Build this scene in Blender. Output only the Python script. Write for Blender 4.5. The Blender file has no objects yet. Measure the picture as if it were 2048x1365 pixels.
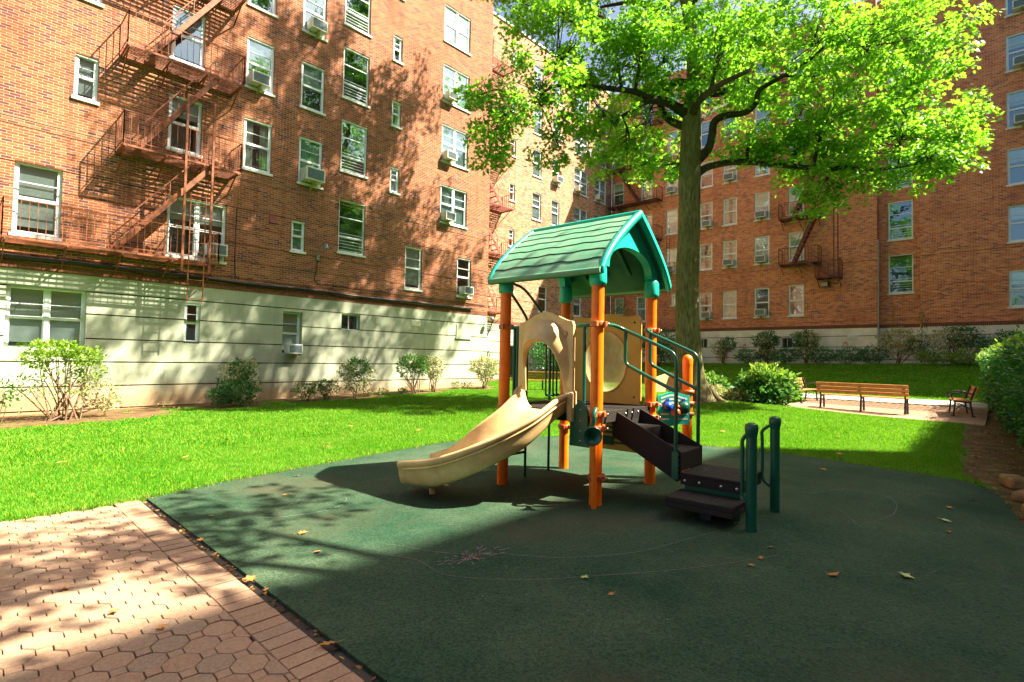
import bpy, math, random
import numpy as np
from mathutils import Vector, Matrix
random.seed(7); RNG = np.random.default_rng(11)
S = bpy.context.scene
# ------------------------------------------------------------------ camera
EYE = 1.45
def make_camera():
    th, p, roll = math.radians(43.12), math.radians(1.93), math.radians(1.09)
    F0 = Vector((math.cos(th), math.sin(th), 0)); R0 = Vector((math.sin(th), -math.cos(th), 0)); U0 = Vector((0, 0, 1))
    F = F0*math.cos(p)+U0*math.sin(p); Up = U0*math.cos(p)-F0*math.sin(p)
    R = R0*math.cos(roll)+Up*math.sin(roll); Up2 = Up*math.cos(roll)-R0*math.sin(roll)
    cd = bpy.data.cameras.new('camera'); co = bpy.data.objects.new('camera', cd); S.collection.objects.link(co)
    M = Matrix((R, Up2, -F)).transposed().to_4x4(); M.translation = Vector((0, 0, EYE))
    co.matrix_world = M
    cd.sensor_width = 36; cd.lens = 1052/2048*36; cd.clip_start = .05; cd.clip_end = 2000
    S.camera = co
make_camera()
# ------------------------------------------------------------------ daylight
SUNV = Vector((.90, -1.10, 1.72)).normalized()
w = bpy.data.worlds.new('World'); S.world = w; w.use_nodes = True
nt = w.node_tree; nt.nodes.clear()
sky = nt.nodes.new('ShaderNodeTexSky'); sky.sky_type = 'NISHITA'; sky.sun_disc = False
sky.sun_elevation = math.asin(SUNV.z); sky.sun_rotation = math.atan2(SUNV.x, SUNV.y)
sky.air_density = 1.0; sky.dust_density = 4.5; sky.ozone_density = .7
bg = nt.nodes.new('ShaderNodeBackground'); bg.inputs[1].default_value = .05
ou = nt.nodes.new('ShaderNodeOutputWorld'); nt.links.new(sky.outputs[0], bg.inputs[0]); nt.links.new(bg.outputs[0], ou.inputs[0])
sl = bpy.data.lights.new('sun', 'SUN'); sl.energy = 5.0; sl.angle = math.radians(.6); sl.color = (1, .90, .70)
so = bpy.data.objects.new('sun', sl); S.collection.objects.link(so)
so.rotation_euler = SUNV.to_track_quat('Z', 'Y').to_euler(); so.location = (20, -20, 40)
S.view_settings.view_transform = 'Standard'; S.view_settings.look = 'None'
S.view_settings.exposure = 2.35; S.view_settings.gamma = 1
S.cycles.max_bounces = 7; S.cycles.diffuse_bounces = 3; S.cycles.glossy_bounces = 3; S.cycles.transparent_max_bounces = 12
S.cycles.transmission_bounces = 4
S.cycles.caustics_reflective = False; S.cycles.caustics_refractive = False; S.cycles.sample_clamp_indirect = 6

# ------------------------------------------------------------------ helpers
def tag(o, label=None, cat=None, group=None, kind=None):
    if label: o['label'] = label
    if cat: o['category'] = cat
    if group: o['group'] = group
    if kind: o['kind'] = kind
    return o
def empty(name, loc, rz=0, **k):
    o = bpy.data.objects.new(name, None); S.collection.objects.link(o); o.location = loc; o.rotation_euler = (0, 0, rz)
    o.empty_display_size = .1
    return tag(o, **k)
def wloc(o):
    v = Vector((0, 0, 0))
    while o is not None: v += o.location; o = o.parent
    return v
def copy_tree(o, parent=None):
    c = o.copy(); S.collection.objects.link(c); c.parent = parent
    for ch in list(o.children): copy_tree(ch, c)
    return c
def link_mesh(name, me, parent=None, loc=(0, 0, 0), rz=0):
    o = bpy.data.objects.new(name, me); S.collection.objects.link(o); o.parent = parent; o.location = loc; o.rotation_euler = (0, 0, rz)
    return o
class MB:
    def __init__(s): s.v = []; s.f = []; s.sm = []
    def add(s, vs, fs, smooth=False):
        n = len(s.v); s.v += [tuple(v) for v in vs]
        for f in fs: s.f.append(tuple(i+n for i in f)); s.sm.append(smooth)
        return s
    def box(s, x0, x1, y0, y1, z0, z1):
        return s.add([(x0,y0,z0),(x1,y0,z0),(x1,y1,z0),(x0,y1,z0),(x0,y0,z1),(x1,y0,z1),(x1,y1,z1),(x0,y1,z1)],
                     [(0,3,2,1),(4,5,6,7),(0,1,5,4),(1,2,6,5),(2,3,7,6),(3,0,4,7)])
    def quad(s, a, b, c, d): return s.add([a, b, c, d], [(0, 1, 2, 3)])
    def bar(s, p, q, w, h=None, up=(0, 0, 1)):
        p, q = Vector(p), Vector(q); h = h or w; d = (q-p).normalized(); up = Vector(up)
        if abs(d.dot(up)) > .98: up = Vector((1, 0, 0))
        a = d.cross(up).normalized()*w/2; b = a.cross(d).normalized()*h/2
        vs = [p-a-b, p+a-b, p+a+b, p-a+b, q-a-b, q+a-b, q+a+b, q-a+b]
        return s.add(vs, [(0,3,2,1),(4,5,6,7),(0,1,5,4),(1,2,6,5),(2,3,7,6),(3,0,4,7)])
    def tube(s, pts, r, n=8, cap=True, smooth=True):
        pts = [Vector(p) for p in pts]; rs = r if hasattr(r, '__len__') else [r]*len(pts)
        vs = []; a = None
        for i, p in enumerate(pts):
            d = (pts[min(i+1, len(pts)-1)]-pts[max(i-1, 0)]).normalized()
            if a is None:
                a = d.cross(Vector((0, 0, 1)));
                if a.length < .05: a = d.cross(Vector((1, 0, 0)))
            a = (a-d*a.dot(d)).normalized(); b = d.cross(a)
            for k in range(n):
                t = 2*math.pi*k/n; vs.append(p+(a*math.cos(t)+b*math.sin(t))*rs[i])
        fs = [(i*n+k, i*n+(k+1) % n, (i+1)*n+(k+1) % n, (i+1)*n+k) for i in range(len(pts)-1) for k in range(n)]
        s.add(vs, fs, smooth)
        if cap: s.add(vs[:n], [tuple(range(n))[::-1]]); s.add(vs[-n:], [tuple(range(n))])
        return s
    def loft(s, rings, closed=True, caps=False, smooth=True):
        n = len(rings[0]); vs = [v for r in rings for v in r]
        m = n if closed else n-1
        fs = [(i*n+k, i*n+(k+1) % n, (i+1)*n+(k+1) % n, (i+1)*n+k) for i in range(len(rings)-1) for k in range(m)]
        s.add(vs, fs, smooth)
        if caps: s.add(rings[0], [tuple(range(n))[::-1]]); s.add(rings[-1], [tuple(range(n))])
        return s
    def lathe(s, prof, o=(0, 0, 0), axis=(0, 0, 1), n=16, smooth=True):
        ax = Vector(axis).normalized(); a = ax.cross(Vector((0, 0, 1)))
        if a.length < .05: a = Vector((1, 0, 0))
        a.normalize(); b = ax.cross(a); o = Vector(o)
        return s.loft([[o+ax*z+(a*math.cos(t)+b*math.sin(t))*max(r, 1e-4) for t in [2*math.pi*k/n for k in range(n)]] for r, z in prof], smooth=smooth)
    def prism(s, poly, f):   # f(p, side) -> 3D point, side 0/1
        n = len(poly); a = [f(p, 0) for p in poly]; b = [f(p, 1) for p in poly]
        return s.add(a+b, [tuple(range(n))[::-1], tuple(range(n, 2*n))]+[(i, (i+1) % n, (i+1) % n+n, i+n) for i in range(n)])
    def holed(s, outer, inner, f, n=48):  # ring panel between two closed 2D outlines given as functions of angle
        th = [2*math.pi*k/n for k in range(n)]
        o = [outer(t) for t in th]; i = [inner(t) for t in th]
        R = [[f(p, 0) for p in o], [f(p, 1) for p in o], [f(p, 1) for p in i], [f(p, 0) for p in i]]
        vs = [v for r in R for v in r]
        fs = [(j*n+k, j*n+(k+1) % n, ((j+1) % 4)*n+(k+1) % n, ((j+1) % 4)*n+k) for j in range(4) for k in range(n)]
        return s.add(vs, fs)
    def mesh(s, name, mat, off=(0, 0, 0)):
        me = bpy.data.meshes.new(name); v = np.array(s.v, float)-np.array(off)
        me.from_pydata(v.tolist(), [], s.f); me.polygons.foreach_set('use_smooth', s.sm)
        if mat: me.materials.append(mat)
        me.update(); return me
    def build(s, name, mat, parent=None, at=None, local=False, bevel=0):
        off = (0, 0, 0)
        if not local:
            if parent is not None: off = wloc(parent)
            elif at is not None: off = at
        o = link_mesh(name, s.mesh(name, mat, off), parent)
        if parent is None and at is not None: o.location = at
        if bevel:
            m = o.modifiers.new('bevel', 'BEVEL'); m.width = bevel; m.segments = 2; m.limit_method = 'ANGLE'; m.angle_limit = math.radians(40)
        return o
def catmull(P, m):
    P = [np.array(p, float) for p in P]; Q = [2*P[0]-P[1]]+P+[2*P[-1]-P[-2]]; out = []
    for i in range(1, len(Q)-2):
        for k in range(m):
            t = k/m
            out.append(.5*(2*Q[i]+(Q[i+1]-Q[i-1])*t+(2*Q[i-1]-5*Q[i]+4*Q[i+1]-Q[i+2])*t*t+(3*Q[i]-Q[i-1]-3*Q[i+1]+Q[i+2])*t**3))
    out.append(P[-1]); return out
def np_mesh(name, verts, loops, ltot, mat, smooth=False):
    me = bpy.data.meshes.new(name); me.vertices.add(len(verts)); me.vertices.foreach_set('co', np.ascontiguousarray(verts, np.float32).ravel())
    me.loops.add(len(loops)); me.loops.foreach_set('vertex_index', loops.astype(np.int32))
    st = np.concatenate([[0], np.cumsum(ltot)[:-1]]).astype(np.int32)
    me.polygons.add(len(ltot)); me.polygons.foreach_set('loop_start', st); me.polygons.foreach_set('loop_total', ltot.astype(np.int32))
    if smooth: me.polygons.foreach_set('use_smooth', np.ones(len(ltot), bool))
    me.update(calc_edges=True); me.validate()
    if mat: me.materials.append(mat)
    return me
def leaf_mesh(name, pos, tang, nrm, size, outline, tris, mat, off=(0, 0, 0), curl=.18):
    tang = tang/np.linalg.norm(tang, axis=1, keepdims=True); b = np.cross(nrm, tang); b /= np.linalg.norm(b, axis=1, keepdims=True)+1e-9
    nn = np.cross(tang, b); o = np.array(outline, float); k = len(o)
    zz = -curl*(np.abs(o[:, 0])*1.0+(o[:, 1])**2*.5)
    V = pos[:, None]+size[:, None, None]*(b[:, None]*o[None, :, 0, None]+tang[:, None]*o[None, :, 1, None]+nn[:, None]*zz[None, :, None])-np.array(off)
    N = len(pos); T = np.array(tris); L = (np.arange(N)[:, None, None]*k+T[None]).reshape(-1)
    return np_mesh(name, V.reshape(-1, 3), L, np.full(N*len(T), T.shape[1]), mat)
OAK = [(0, 0), (.16, .2), (.42, .26), (.17, .42), (.46, .62), (.16, .7), (0, 1.05), (-.16, .7), (-.46, .62), (-.17, .42), (-.42, .26), (-.16, .2)]
OAK_T = [(0, 1, 11), (1, 2, 3), (11, 9, 10), (1, 3, 11), (3, 9, 11), (3, 4, 5), (9, 7, 8), (3, 5, 9), (5, 7, 9), (5, 6, 7)]
OVAL = [(0, 0), (.22, .3), (.2, .7), (0, 1), (-.2, .7), (-.22, .3)]; OVAL_T = [(0, 1, 5), (1, 2, 5), (2, 4, 5), (2, 3, 4)]
QUAD = [(0, 0), (.42, .45), (0, 1), (-.42, .45)]; QUAD_T = [(0, 1, 3), (1, 2, 3)]
def unit(v): return v/(np.linalg.norm(v, axis=-1, keepdims=True)+1e-9)

# ------------------------------------------------------------------ materials
def newmat(name):
    m = bpy.data.materials.new(name); m.use_nodes = True; n = m.node_tree; n.nodes.clear()
    out = n.nodes.new('ShaderNodeOutputMaterial'); b = n.nodes.new('ShaderNodeBsdfPrincipled'); n.links.new(b.outputs[0], out.inputs[0])
    return m, n, b, out
def N(n, t, **k):
    x = n.nodes.new(t)
    for a, v in k.items():
        if a.startswith('i_'): x.inputs[int(a[2:])].default_value = v
        else: setattr(x, a, v)
    return x
def ramp(n, fac, stops):
    r = n.nodes.new('ShaderNodeValToRGB'); e = r.color_ramp.elements
    while len(e) < len(stops): e.new(.5)
    for i, (p, c) in enumerate(stops): e[i].position = p; e[i].color = tuple(c)+(1,) if len(c) == 3 else c
    n.links.new(fac, r.inputs[0]); return r.outputs[0]
def mixc(n, fac, a, b, mode='MIX'):
    x = n.nodes.new('ShaderNodeMix'); x.data_type = 'RGBA'; x.blend_type = mode
    for s, v in ((x.inputs[0], fac), (x.inputs[6], a), (x.inputs[7], b)):
        if hasattr(v, 'links') or hasattr(v, 'is_linked'): n.links.new(v, s)
        elif isinstance(v, (tuple, list)): s.default_value = tuple(v)+(1,) if len(v) == 3 else v
        else: s.default_value = v
    return x.outputs[2]
def geo_pos(n): return n.nodes.new('ShaderNodeNewGeometry').outputs['Position']
def noise(n, vec, scale, detail=4, rough=.6):
    x = N(n, 'ShaderNodeTexNoise'); x.inputs['Scale'].default_value = scale; x.inputs['Detail'].default_value = detail; x.inputs['Roughness'].default_value = rough
    if vec is not None: n.links.new(vec, x.inputs['Vector'])
    return x.outputs[0]
def bump(n, b, h, strength=.4, dist=.01):
    x = n.nodes.new('ShaderNodeBump'); x.inputs['Strength'].default_value = strength; x.inputs['Distance'].default_value = dist
    n.links.new(h, x.inputs['Height']); n.links.new(x.outputs[0], b.inputs['Normal'])
def plain(name, c, c2=None, rough=.6, scale=6, amt=(.35, .65), bmp=0, bscale=80, metal=0, spec=.5, coat=0):
    m, n, b, o = newmat(name); p = geo_pos(n); c2 = c2 or tuple(x*.7 for x in c)
    n.links.new(ramp(n, noise(n, p, scale, 6), [(amt[0], c2), (amt[1], c)]), b.inputs['Base Color'])
    b.inputs['Roughness'].default_value = rough; b.inputs['Metallic'].default_value = metal; b.inputs['Specular IOR Level'].default_value = spec
    b.inputs['Coat Weight'].default_value = coat
    if bmp: bump(n, b, noise(n, p, bscale, 3), bmp, .006)
    return m
def wallvec(n):
    p = geo_pos(n); s = N(n, 'ShaderNodeSeparateXYZ'); n.links.new(p, s.inputs[0])
    a = N(n, 'ShaderNodeMath', operation='ADD'); n.links.new(s.outputs[0], a.inputs[0]); n.links.new(s.outputs[1], a.inputs[1])
    c = N(n, 'ShaderNodeCombineXYZ'); n.links.new(a.outputs[0], c.inputs[0]); n.links.new(s.outputs[2], c.inputs[1])
    return c.outputs[0], p, s
def brickmat(name, dark, mid, light, mortar, warm=.5):
    m, n, b, o = newmat(name); v, p, s = wallvec(n)
    sx = N(n, 'ShaderNodeSeparateXYZ'); n.links.new(v, sx.inputs[0])
    def mt(op, a, b=0., c=0.):
        x = N(n, 'ShaderNodeMath', operation=op)
        for k, q in enumerate((a, b, c)):
            if hasattr(q, 'links'): n.links.new(q, x.inputs[k])
            else: x.inputs[k].default_value = q
        return x.outputs[0]
    yy = mt('DIVIDE', sx.outputs[1], .072); row = mt('FLOOR', yy); wig = mt('MULTIPLY', mt('SINE', mt('MULTIPLY', row, 12.9)), .05)
    xx = mt('ADD', mt('ADD', mt('DIVIDE', sx.outputs[0], .212), mt('MULTIPLY', mt('MODULO', mt('ABSOLUTE', row), 2.), .5)), wig)
    cm = N(n, 'ShaderNodeCombineXYZ'); n.links.new(mt('FLOOR', xx), cm.inputs[0]); n.links.new(row, cm.inputs[1])
    wn = N(n, 'ShaderNodeTexWhiteNoise', noise_dimensions='3D'); n.links.new(cm.outputs[0], wn.inputs['Vector']); rnd = wn.outputs['Value']
    fx, fy = mt('FRACT', xx), mt('FRACT', yy)
    ex = mt('MULTIPLY', mt('MINIMUM', fx, mt('SUBTRACT', 1., fx)), .212); ey = mt('MULTIPLY', mt('MINIMUM', fy, mt('SUBTRACT', 1., fy)), .072)
    mr = N(n, 'ShaderNodeMapRange', interpolation_type='SMOOTHSTEP'); n.links.new(mt('MINIMUM', ex, ey), mr.inputs[0]); mr.inputs['From Min'].default_value = .0035; mr.inputs['From Max'].default_value = .0075
    mr.inputs['To Min'].default_value = 1; mr.inputs['To Max'].default_value = 0; mort = mr.outputs[0]
    purp = (dark[0]*1.1, dark[1]*1.15, dark[2]*1.9); tan = (light[0]*1.05, light[1]*1.2, light[2]*1.3)
    f = noise(n, v, .8, 5, .7); sh = N(n, 'ShaderNodeMath', operation='MULTIPLY_ADD', i_1=.5, i_2=-.22); n.links.new(f, sh.inputs[0])
    ad = N(n, 'ShaderNodeMath', operation='ADD'); n.links.new(rnd, ad.inputs[0]); n.links.new(sh.outputs[0], ad.inputs[1])
    bc = ramp(n, ad.outputs[0], [(.0, dark), (.09, purp), (.26, mid), (.62, tuple((a+b)/2 for a, b in zip(mid, light))), (.80, light), (.97, tan)])
    col = mixc(n, mort, bc, mortar)
    grime = noise(n, p, .35, 5, .65)
    col = mixc(n, ramp(n, grime, [(.5, (0, 0, 0)), (.75, (.45, .45, .45))]), col, tuple(x*.55 for x in mid))
    efl = noise(n, p, 1.3, 7, .75)
    mp_ = N(n, 'ShaderNodeMapping'); n.links.new(p, mp_.inputs[0]); mp_.inputs['Scale'].default_value = (1.6, 1.6, .16)
    stk = noise(n, mp_.outputs[0], 1.5, 6, .7); col = mixc(n, ramp(n, stk, [(.56, (0, 0, 0)), (.74, (.55, .55, .55))]), col, tuple(x*.42 for x in mid))
    col = mixc(n, ramp(n, stk, [(.26, (.4, .4, .4)), (.36, (0, 0, 0))]), col, (.42, .33, .25))
    col = mixc(n, ramp(n, efl, [(.66, (0, 0, 0)), (.8, (.5, .5, .5))]), col, (.5, .42, .34))
    n.links.new(col, b.inputs['Base Color']); b.inputs['Roughness'].default_value = .9; b.inputs['Specular IOR Level'].default_value = .2
    mm = N(n, 'ShaderNodeMath', operation='MULTIPLY_ADD', i_1=-1.0, i_2=1.0); n.links.new(mort, mm.inputs[0])
    bump(n, b, mm.outputs[0], .6, .008)
    return m
M = {}
M['brick'] = brickmat('brick_orange', (.105, .038, .026), (.215, .064, .028), (.33, .105, .045), (.50, .36, .25))
M['brick_shade'] = brickmat('brick_shade_lifted', (.24, .078, .052), (.49, .145, .064), (.62, .22, .10), (.68, .52, .37))  # brick colour raised to brighten the wings that stand in shade
M['brick_sun_pale'] = brickmat('brick_sun_pale', (.15, .065, .042), (.34, .145, .075), (.50, .25, .13), (.55, .44, .32))  # pale tan mortar; bricks lightened too, painting in the strong sun
M['brick_band'] = plain('soldier_brick', (.24, .09, .045), (.12, .04, .025), .9, 14)
def stucco():
    m, n, b, o = newmat('stucco'); p = geo_pos(n)
    c = ramp(n, noise(n, p, 1.2, 6, .7), [(.3, (.31, .35, .26)), (.7, (.42, .45, .35))])
    mp_ = N(n, 'ShaderNodeMapping'); n.links.new(p, mp_.inputs[0]); mp_.inputs['Scale'].default_value = (2.2, 2.2, .3)
    c = mixc(n, ramp(n, noise(n, mp_.outputs[0], 1.8, 7, .75), [(.52, (0, 0, 0)), (.75, (.6, .6, .6))]), c, (.24, .22, .14))
    s = N(n, 'ShaderNodeSeparateXYZ'); n.links.new(p, s.inputs[0])
    hz = N(n, 'ShaderNodeMath', operation='MULTIPLY_ADD', i_1=.5); n.links.new(s.outputs[2], hz.inputs[0])
    nn = N(n, 'ShaderNodeMath', operation='MULTIPLY_ADD', i_1=.4, i_2=.28); n.links.new(noise(n, p, 2.5, 5), nn.inputs[0]); n.links.new(nn.outputs[0], hz.inputs[2])
    c = mixc(n, ramp(n, hz.outputs[0], [(.50, (.85, .85, .85)), (.80, (0, 0, 0))]), c, (.36, .23, .12))
    n.links.new(c, b.inputs['Base Color']); b.inputs['Roughness'].default_value = .92; b.inputs['Specular IOR Level'].default_value = .2
    bump(n, b, noise(n, p, 25, 5), .35, .01); return m
M['stucco'] = stucco()
M['stucco_shade_lifted'] = plain('stucco_shade_lifted', (.80, .82, .70), (.62, .63, .52), .92, 1.6, bmp=.3, bscale=20)  # stucco lightened in its colour to offset shade on the back wings
M['groove'] = plain('grimy_groove', (.13, .08, .04), (.07, .05, .03), .95, 4)
M['white'] = plain('white_window_paint', (.78, .85, .88), (.66, .73, .76), .45, 3)
M['sill'] = plain('sill_stone', (.78, .80, .78), (.6, .62, .6), .7, 8)
M['guard'] = plain('window_guard_iron', (.05, .06, .06), None, .5)
M['band'] = plain('band_stone', (.30, .19, .12), (.2, .12, .07), .9, 6)
M['blind'] = plain('window_blind', (.80, .88, .84), (.66, .76, .74), .8, 2)
M['curtain'] = plain('window_curtain', (.48, .66, .66), (.24, .40, .42), .9, 5)
M['cream_curtain'] = plain('cream_curtain', (.55, .58, .46), (.36, .40, .32), .9, 5)
M['room'] = plain('unlit_room_shade', (.03, .055, .055), (.06, .09, .08), .9, 1.5)
M['rust'] = plain('rusty_orange_iron', (.34, .085, .02), (.09, .028, .012), .65, 9, bmp=.4)
M['rust_dark'] = plain('dark_rusty_iron', (.16, .045, .022), (.07, .022, .015), .7, 9)
M['rust_pink'] = plain('red_painted_iron', (.36, .09, .06), (.2, .05, .03), .7, 9)
M['ac'] = plain('air_conditioner_casing', (.72, .73, .68), (.55, .55, .48), .5, 4)
M['ac_grille'] = plain('air_conditioner_grille', (.20, .27, .30), (.10, .15, .18), .5, 18)
M['ac_bracket'] = plain('bracket_yellow', (.42, .36, .16), None, .6)
M['black'] = plain('black_cable', (.02, .02, .022), None, .5)
M['grey_metal'] = plain('grey_metal', (.32, .34, .34), None, .4, metal=.6)
M['roof_tar'] = plain('roof_tar', (.08, .08, .08), None, .9)
def glassmat():
    m, n, b, o = newmat('window_glass'); n.nodes.remove(b)
    t = N(n, 'ShaderNodeBsdfTransparent'); t.inputs[0].default_value = (.90, 1, 1, 1)
    g = N(n, 'ShaderNodeBsdfGlossy'); g.inputs['Color'].default_value = (.70, .93, 1, 1); g.inputs['Roughness'].default_value = .03
    bm = N(n, 'ShaderNodeBump'); bm.inputs['Strength'].default_value = .12; bm.inputs['Distance'].default_value = .05
    n.links.new(noise(n, geo_pos(n), 1.6, 2), bm.inputs['Height']); n.links.new(bm.outputs[0], g.inputs['Normal'])
    l = N(n, 'ShaderNodeLayerWeight'); l.inputs[0].default_value = .35
    mp = N(n, 'ShaderNodeMapRange'); mp.inputs['To Min'].default_value = .22; mp.inputs['To Max'].default_value = .85; n.links.new(l.outputs['Fresnel'], mp.inputs[0])
    x = N(n, 'ShaderNodeMixShader'); n.links.new(mp.outputs[0], x.inputs[0]); n.links.new(t.outputs[0], x.inputs[1]); n.links.new(g.outputs[0], x.inputs[2])
    n.links.new(x.outputs[0], o.inputs[0]); return m
M['glass'] = glassmat()
def leafmat(name, c1, c2, t1, tf=.45, rough=.45, spec=.35, c3=None):
    m, n, b, o = newmat(name); ri = n.nodes.new('ShaderNodeNewGeometry').outputs['Random Per Island']
    st = [(0, tuple(x*.6 for x in c1)), (.3, c1), (.75, c2)]+([(.9, c3)] if c3 else [])
    c = ramp(n, ri, st); n.links.new(c, b.inputs['Base Color']); b.inputs['Roughness'].default_value = rough; b.inputs['Specular IOR Level'].default_value = spec
    t = N(n, 'ShaderNodeBsdfTranslucent'); n.links.new(mixc(n, 1.0, c, t1, 'MULTIPLY') if False else mixc(n, .75, c, t1), t.inputs[0])
    x = N(n, 'ShaderNodeMixShader'); x.inputs[0].default_value = tf
    n.links.new(b.outputs[0], x.inputs[1]); n.links.new(t.outputs[0], x.inputs[2]); n.links.new(x.outputs[0], o.inputs[0]); return m
M['oak_leaf'] = leafmat('oak_leaf', (.028, .16, .014), (.11, .33, .018), (.33, .71, .035), .56, .45, .35, (.24, .48, .03))
M['dark_leaf'] = leafmat('dark_evergreen_leaf', (.02, .12, .025), (.06, .24, .05), (.10, .25, .04), .3, .3, .5)
M['mid_leaf'] = leafmat('mid_green_leaf', (.04, .13, .02), (.10, .24, .05), (.18, .38, .04), .35, .4)
M['pale_leaf'] = leafmat('pale_variegated_leaf', (.30, .33, .13), (.66, .60, .33), (.35, .36, .12), .3, .6, .2)
M['lime_leaf'] = leafmat('lime_leaf', (.10, .22, .015), (.26, .40, .05), (.3, .5, .03), .4)
M['grass'] = leafmat('grass_blade', (.014, .20, .006), (.12, .35, .014), (.26, .50, .02), .42, .55, .15, (.34, .40, .03))
def grass_patches():
    n = M['grass'].node_tree; b = [x for x in n.nodes if x.type == 'BSDF_PRINCIPLED'][0]; t = [x for x in n.nodes if x.type == 'BSDF_TRANSLUCENT'][0]
    src = b.inputs['Base Color'].links[0].from_socket; p = geo_pos(n)
    c = mixc(n, ramp(n, noise(n, p, .9, 5, .7), [(.42, (0, 0, 0)), (.75, (.75, .75, .75))]), src, (.24, .40, .05))
    c = mixc(n, ramp(n, noise(n, p, 5, 4, .7), [(.55, (0, 0, 0)), (.8, (.5, .5, .5))]), c, (.42, .38, .10))
    n.links.new(c, b.inputs['Base Color']); n.links.new(mixc(n, .6, c, (.20, .45, .01)), t.inputs[0])
grass_patches()
def barkmat():
    m, n, b, o = newmat('oak_bark'); p = geo_pos(n); mp_ = N(n, 'ShaderNodeMapping'); n.links.new(p, mp_.inputs[0]); mp_.inputs['Scale'].default_value = (9, 9, 1.6)
    r1 = noise(n, mp_.outputs[0], 2.2, 6, .7); big = noise(n, p, 1.1, 4)
    c = ramp(n, r1, [(.32, (.06, .05, .025)), (.5, (.19, .16, .075)), (.7, (.33, .28, .15))])
    c = mixc(n, ramp(n, big, [(.45, (0, 0, 0)), (.7, (.6, .6, .6))]), c, (.09, .10, .03)); n.links.new(c, b.inputs['Base Color'])
    b.inputs['Roughness'].default_value = .95; b.inputs['Specular IOR Level'].default_value = .2; bump(n, b, r1, 1.0, .05); return m
M['bark'] = barkmat(); M['limb'] = plain('silhouette_limb_bark', (.055, .042, .022), (.02, .016, .010), .95, 5, bmp=.9, bscale=14)  # limb colour darkened so the branches read as backlit silhouettes
M['twig'] = plain('dark_twig', (.04, .03, .022), None, .9)
M['stem'] = plain('shrub_stem', (.22, .14, .08), (.12, .07, .04), .9)
M['dry_leaf'] = plain('dry_leaf', (.50, .22, .05), (.28, .12, .03), .7, 30)
M['fresh_leaf'] = plain('fallen_green_leaf', (.25, .4, .08), (.5, .5, .2), .6, 30)
# playground paint
M['p_orange'] = plain('orange_powder_coat', (.95, .19, .002), (.74, .12, .003), .35, 6, (.25, .55), .15, 120)
M['p_clamp'] = plain('orange_clamp', (.55, .13, .03), (.40, .10, .03), .45, 12)
M['p_tan'] = plain('tan_plastic', (.76, .53, .25), (.50, .33, .14), .42, 5, (.22, .6), .2, 60)
M['p_ochre'] = plain('ochre_plastic', (.70, .43, .10), (.56, .33, .07), .45, 3)
M['p_green'] = plain('dark_green_coat', (.006, .105, .062), (.005, .08, .05), .28, 3)
M['p_roof'] = plain('green_roof_shingle', (.08, .27, .155), (.16, .31, .20), .55, 5, bmp=.25, bscale=60)
M['p_teal'] = plain('bright_teal_plastic', (.01, .50, .37), (.01, .40, .29), .35, 4)
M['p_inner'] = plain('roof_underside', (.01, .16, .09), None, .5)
M['p_line'] = plain('dark_groove', (.01, .05, .04), None, .7)
M['p_brown'] = plain('dark_brown_vinyl', (.017, .017, .018), (.028, .022, .019), .7, 3, (.4, .75), .5, 150, spec=.2)
M['p_blue'] = plain('blue_plastic', (.01, .07, .55), None, .3)
M['p_red'] = plain('orange_red_plastic', (.8, .12, .02), None, .3)
M['p_white'] = plain('cream_paint', (.75, .78, .7), None, .5)
M['bolt'] = plain('bolt_steel', (.6, .6, .58), None, .3, metal=.8)
def dome():
    m, n, b, o = newmat('clear_dome'); b.inputs['Base Color'].default_value = (.80, .76, .55, 1); b.inputs['Roughness'].default_value = .12
    t = N(n, 'ShaderNodeBsdfTransparent'); t.inputs[0].default_value = (.85, .85, .75, 1)
    x = N(n, 'ShaderNodeMixShader'); f = ramp(n, noise(n, geo_pos(n), 3, 5), [(.3, (.35, .35, .35)), (.7, (.7, .7, .7))]); n.links.new(f, x.inputs[0])
    n.links.new(t.outputs[0], x.inputs[1]); n.links.new(b.outputs[0], x.inputs[2]); n.links.new(x.outputs[0], o.inputs[0]); return m
M['dome'] = dome()
# ground
def rubber():
    m, n, b, o = newmat('green_rubber'); p = geo_pos(n)
    c = ramp(n, noise(n, p, .9, 6, .65), [(.35, (.012, .041, .022)), (.7, (.044, .075, .044))])
    v = N(n, 'ShaderNodeTexVoronoi'); v.inputs['Scale'].default_value = 85; n.links.new(p, v.inputs['Vector'])
    c = mixc(n, .55, c, mixc(n, 1.0, c, ramp(n, v.outputs['Color'], [(0, (.1, .25, .2)), (1, (2.4, 2.1, 2.1))]), 'MULTIPLY'))
    w = noise(n, p, .55, 4); c = mixc(n, ramp(n, w, [(.52, (0, 0, 0)), (.70, (.7, .7, .7))]), c, (.06, .055, .033))
    for ctr, rad, cc in (((3.75, 4.5, 0), .75, (.050, .040, .022)), ((5.1, 1.9, 0), .8, (.030, .045, .020)), ((5.1, 3.6, 0), .9, (.055, .055, .036))):
        dd = N(n, 'ShaderNodeVectorMath', operation='DISTANCE'); n.links.new(p, dd.inputs[0]); dd.inputs[1].default_value = ctr
        q = N(n, 'ShaderNodeMath', operation='MULTIPLY_ADD', i_1=1/rad); n.links.new(dd.outputs['Value'], q.inputs[0]); n.links.new(noise(n, p, 2.2, 6, .7), q.inputs[2])
        c = mixc(n, ramp(n, q.outputs[0], [(.55, (.75, .75, .75)), (1.0, (0, 0, 0))]), c, cc)
    n.links.new(c, b.inputs['Base Color']); b.inputs['Roughness'].default_value = .85; b.inputs['Specular IOR Level'].default_value = .15
    bump(n, b, v.outputs['Distance'], .7, .004); return m
M['rubber'] = rubber()
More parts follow.
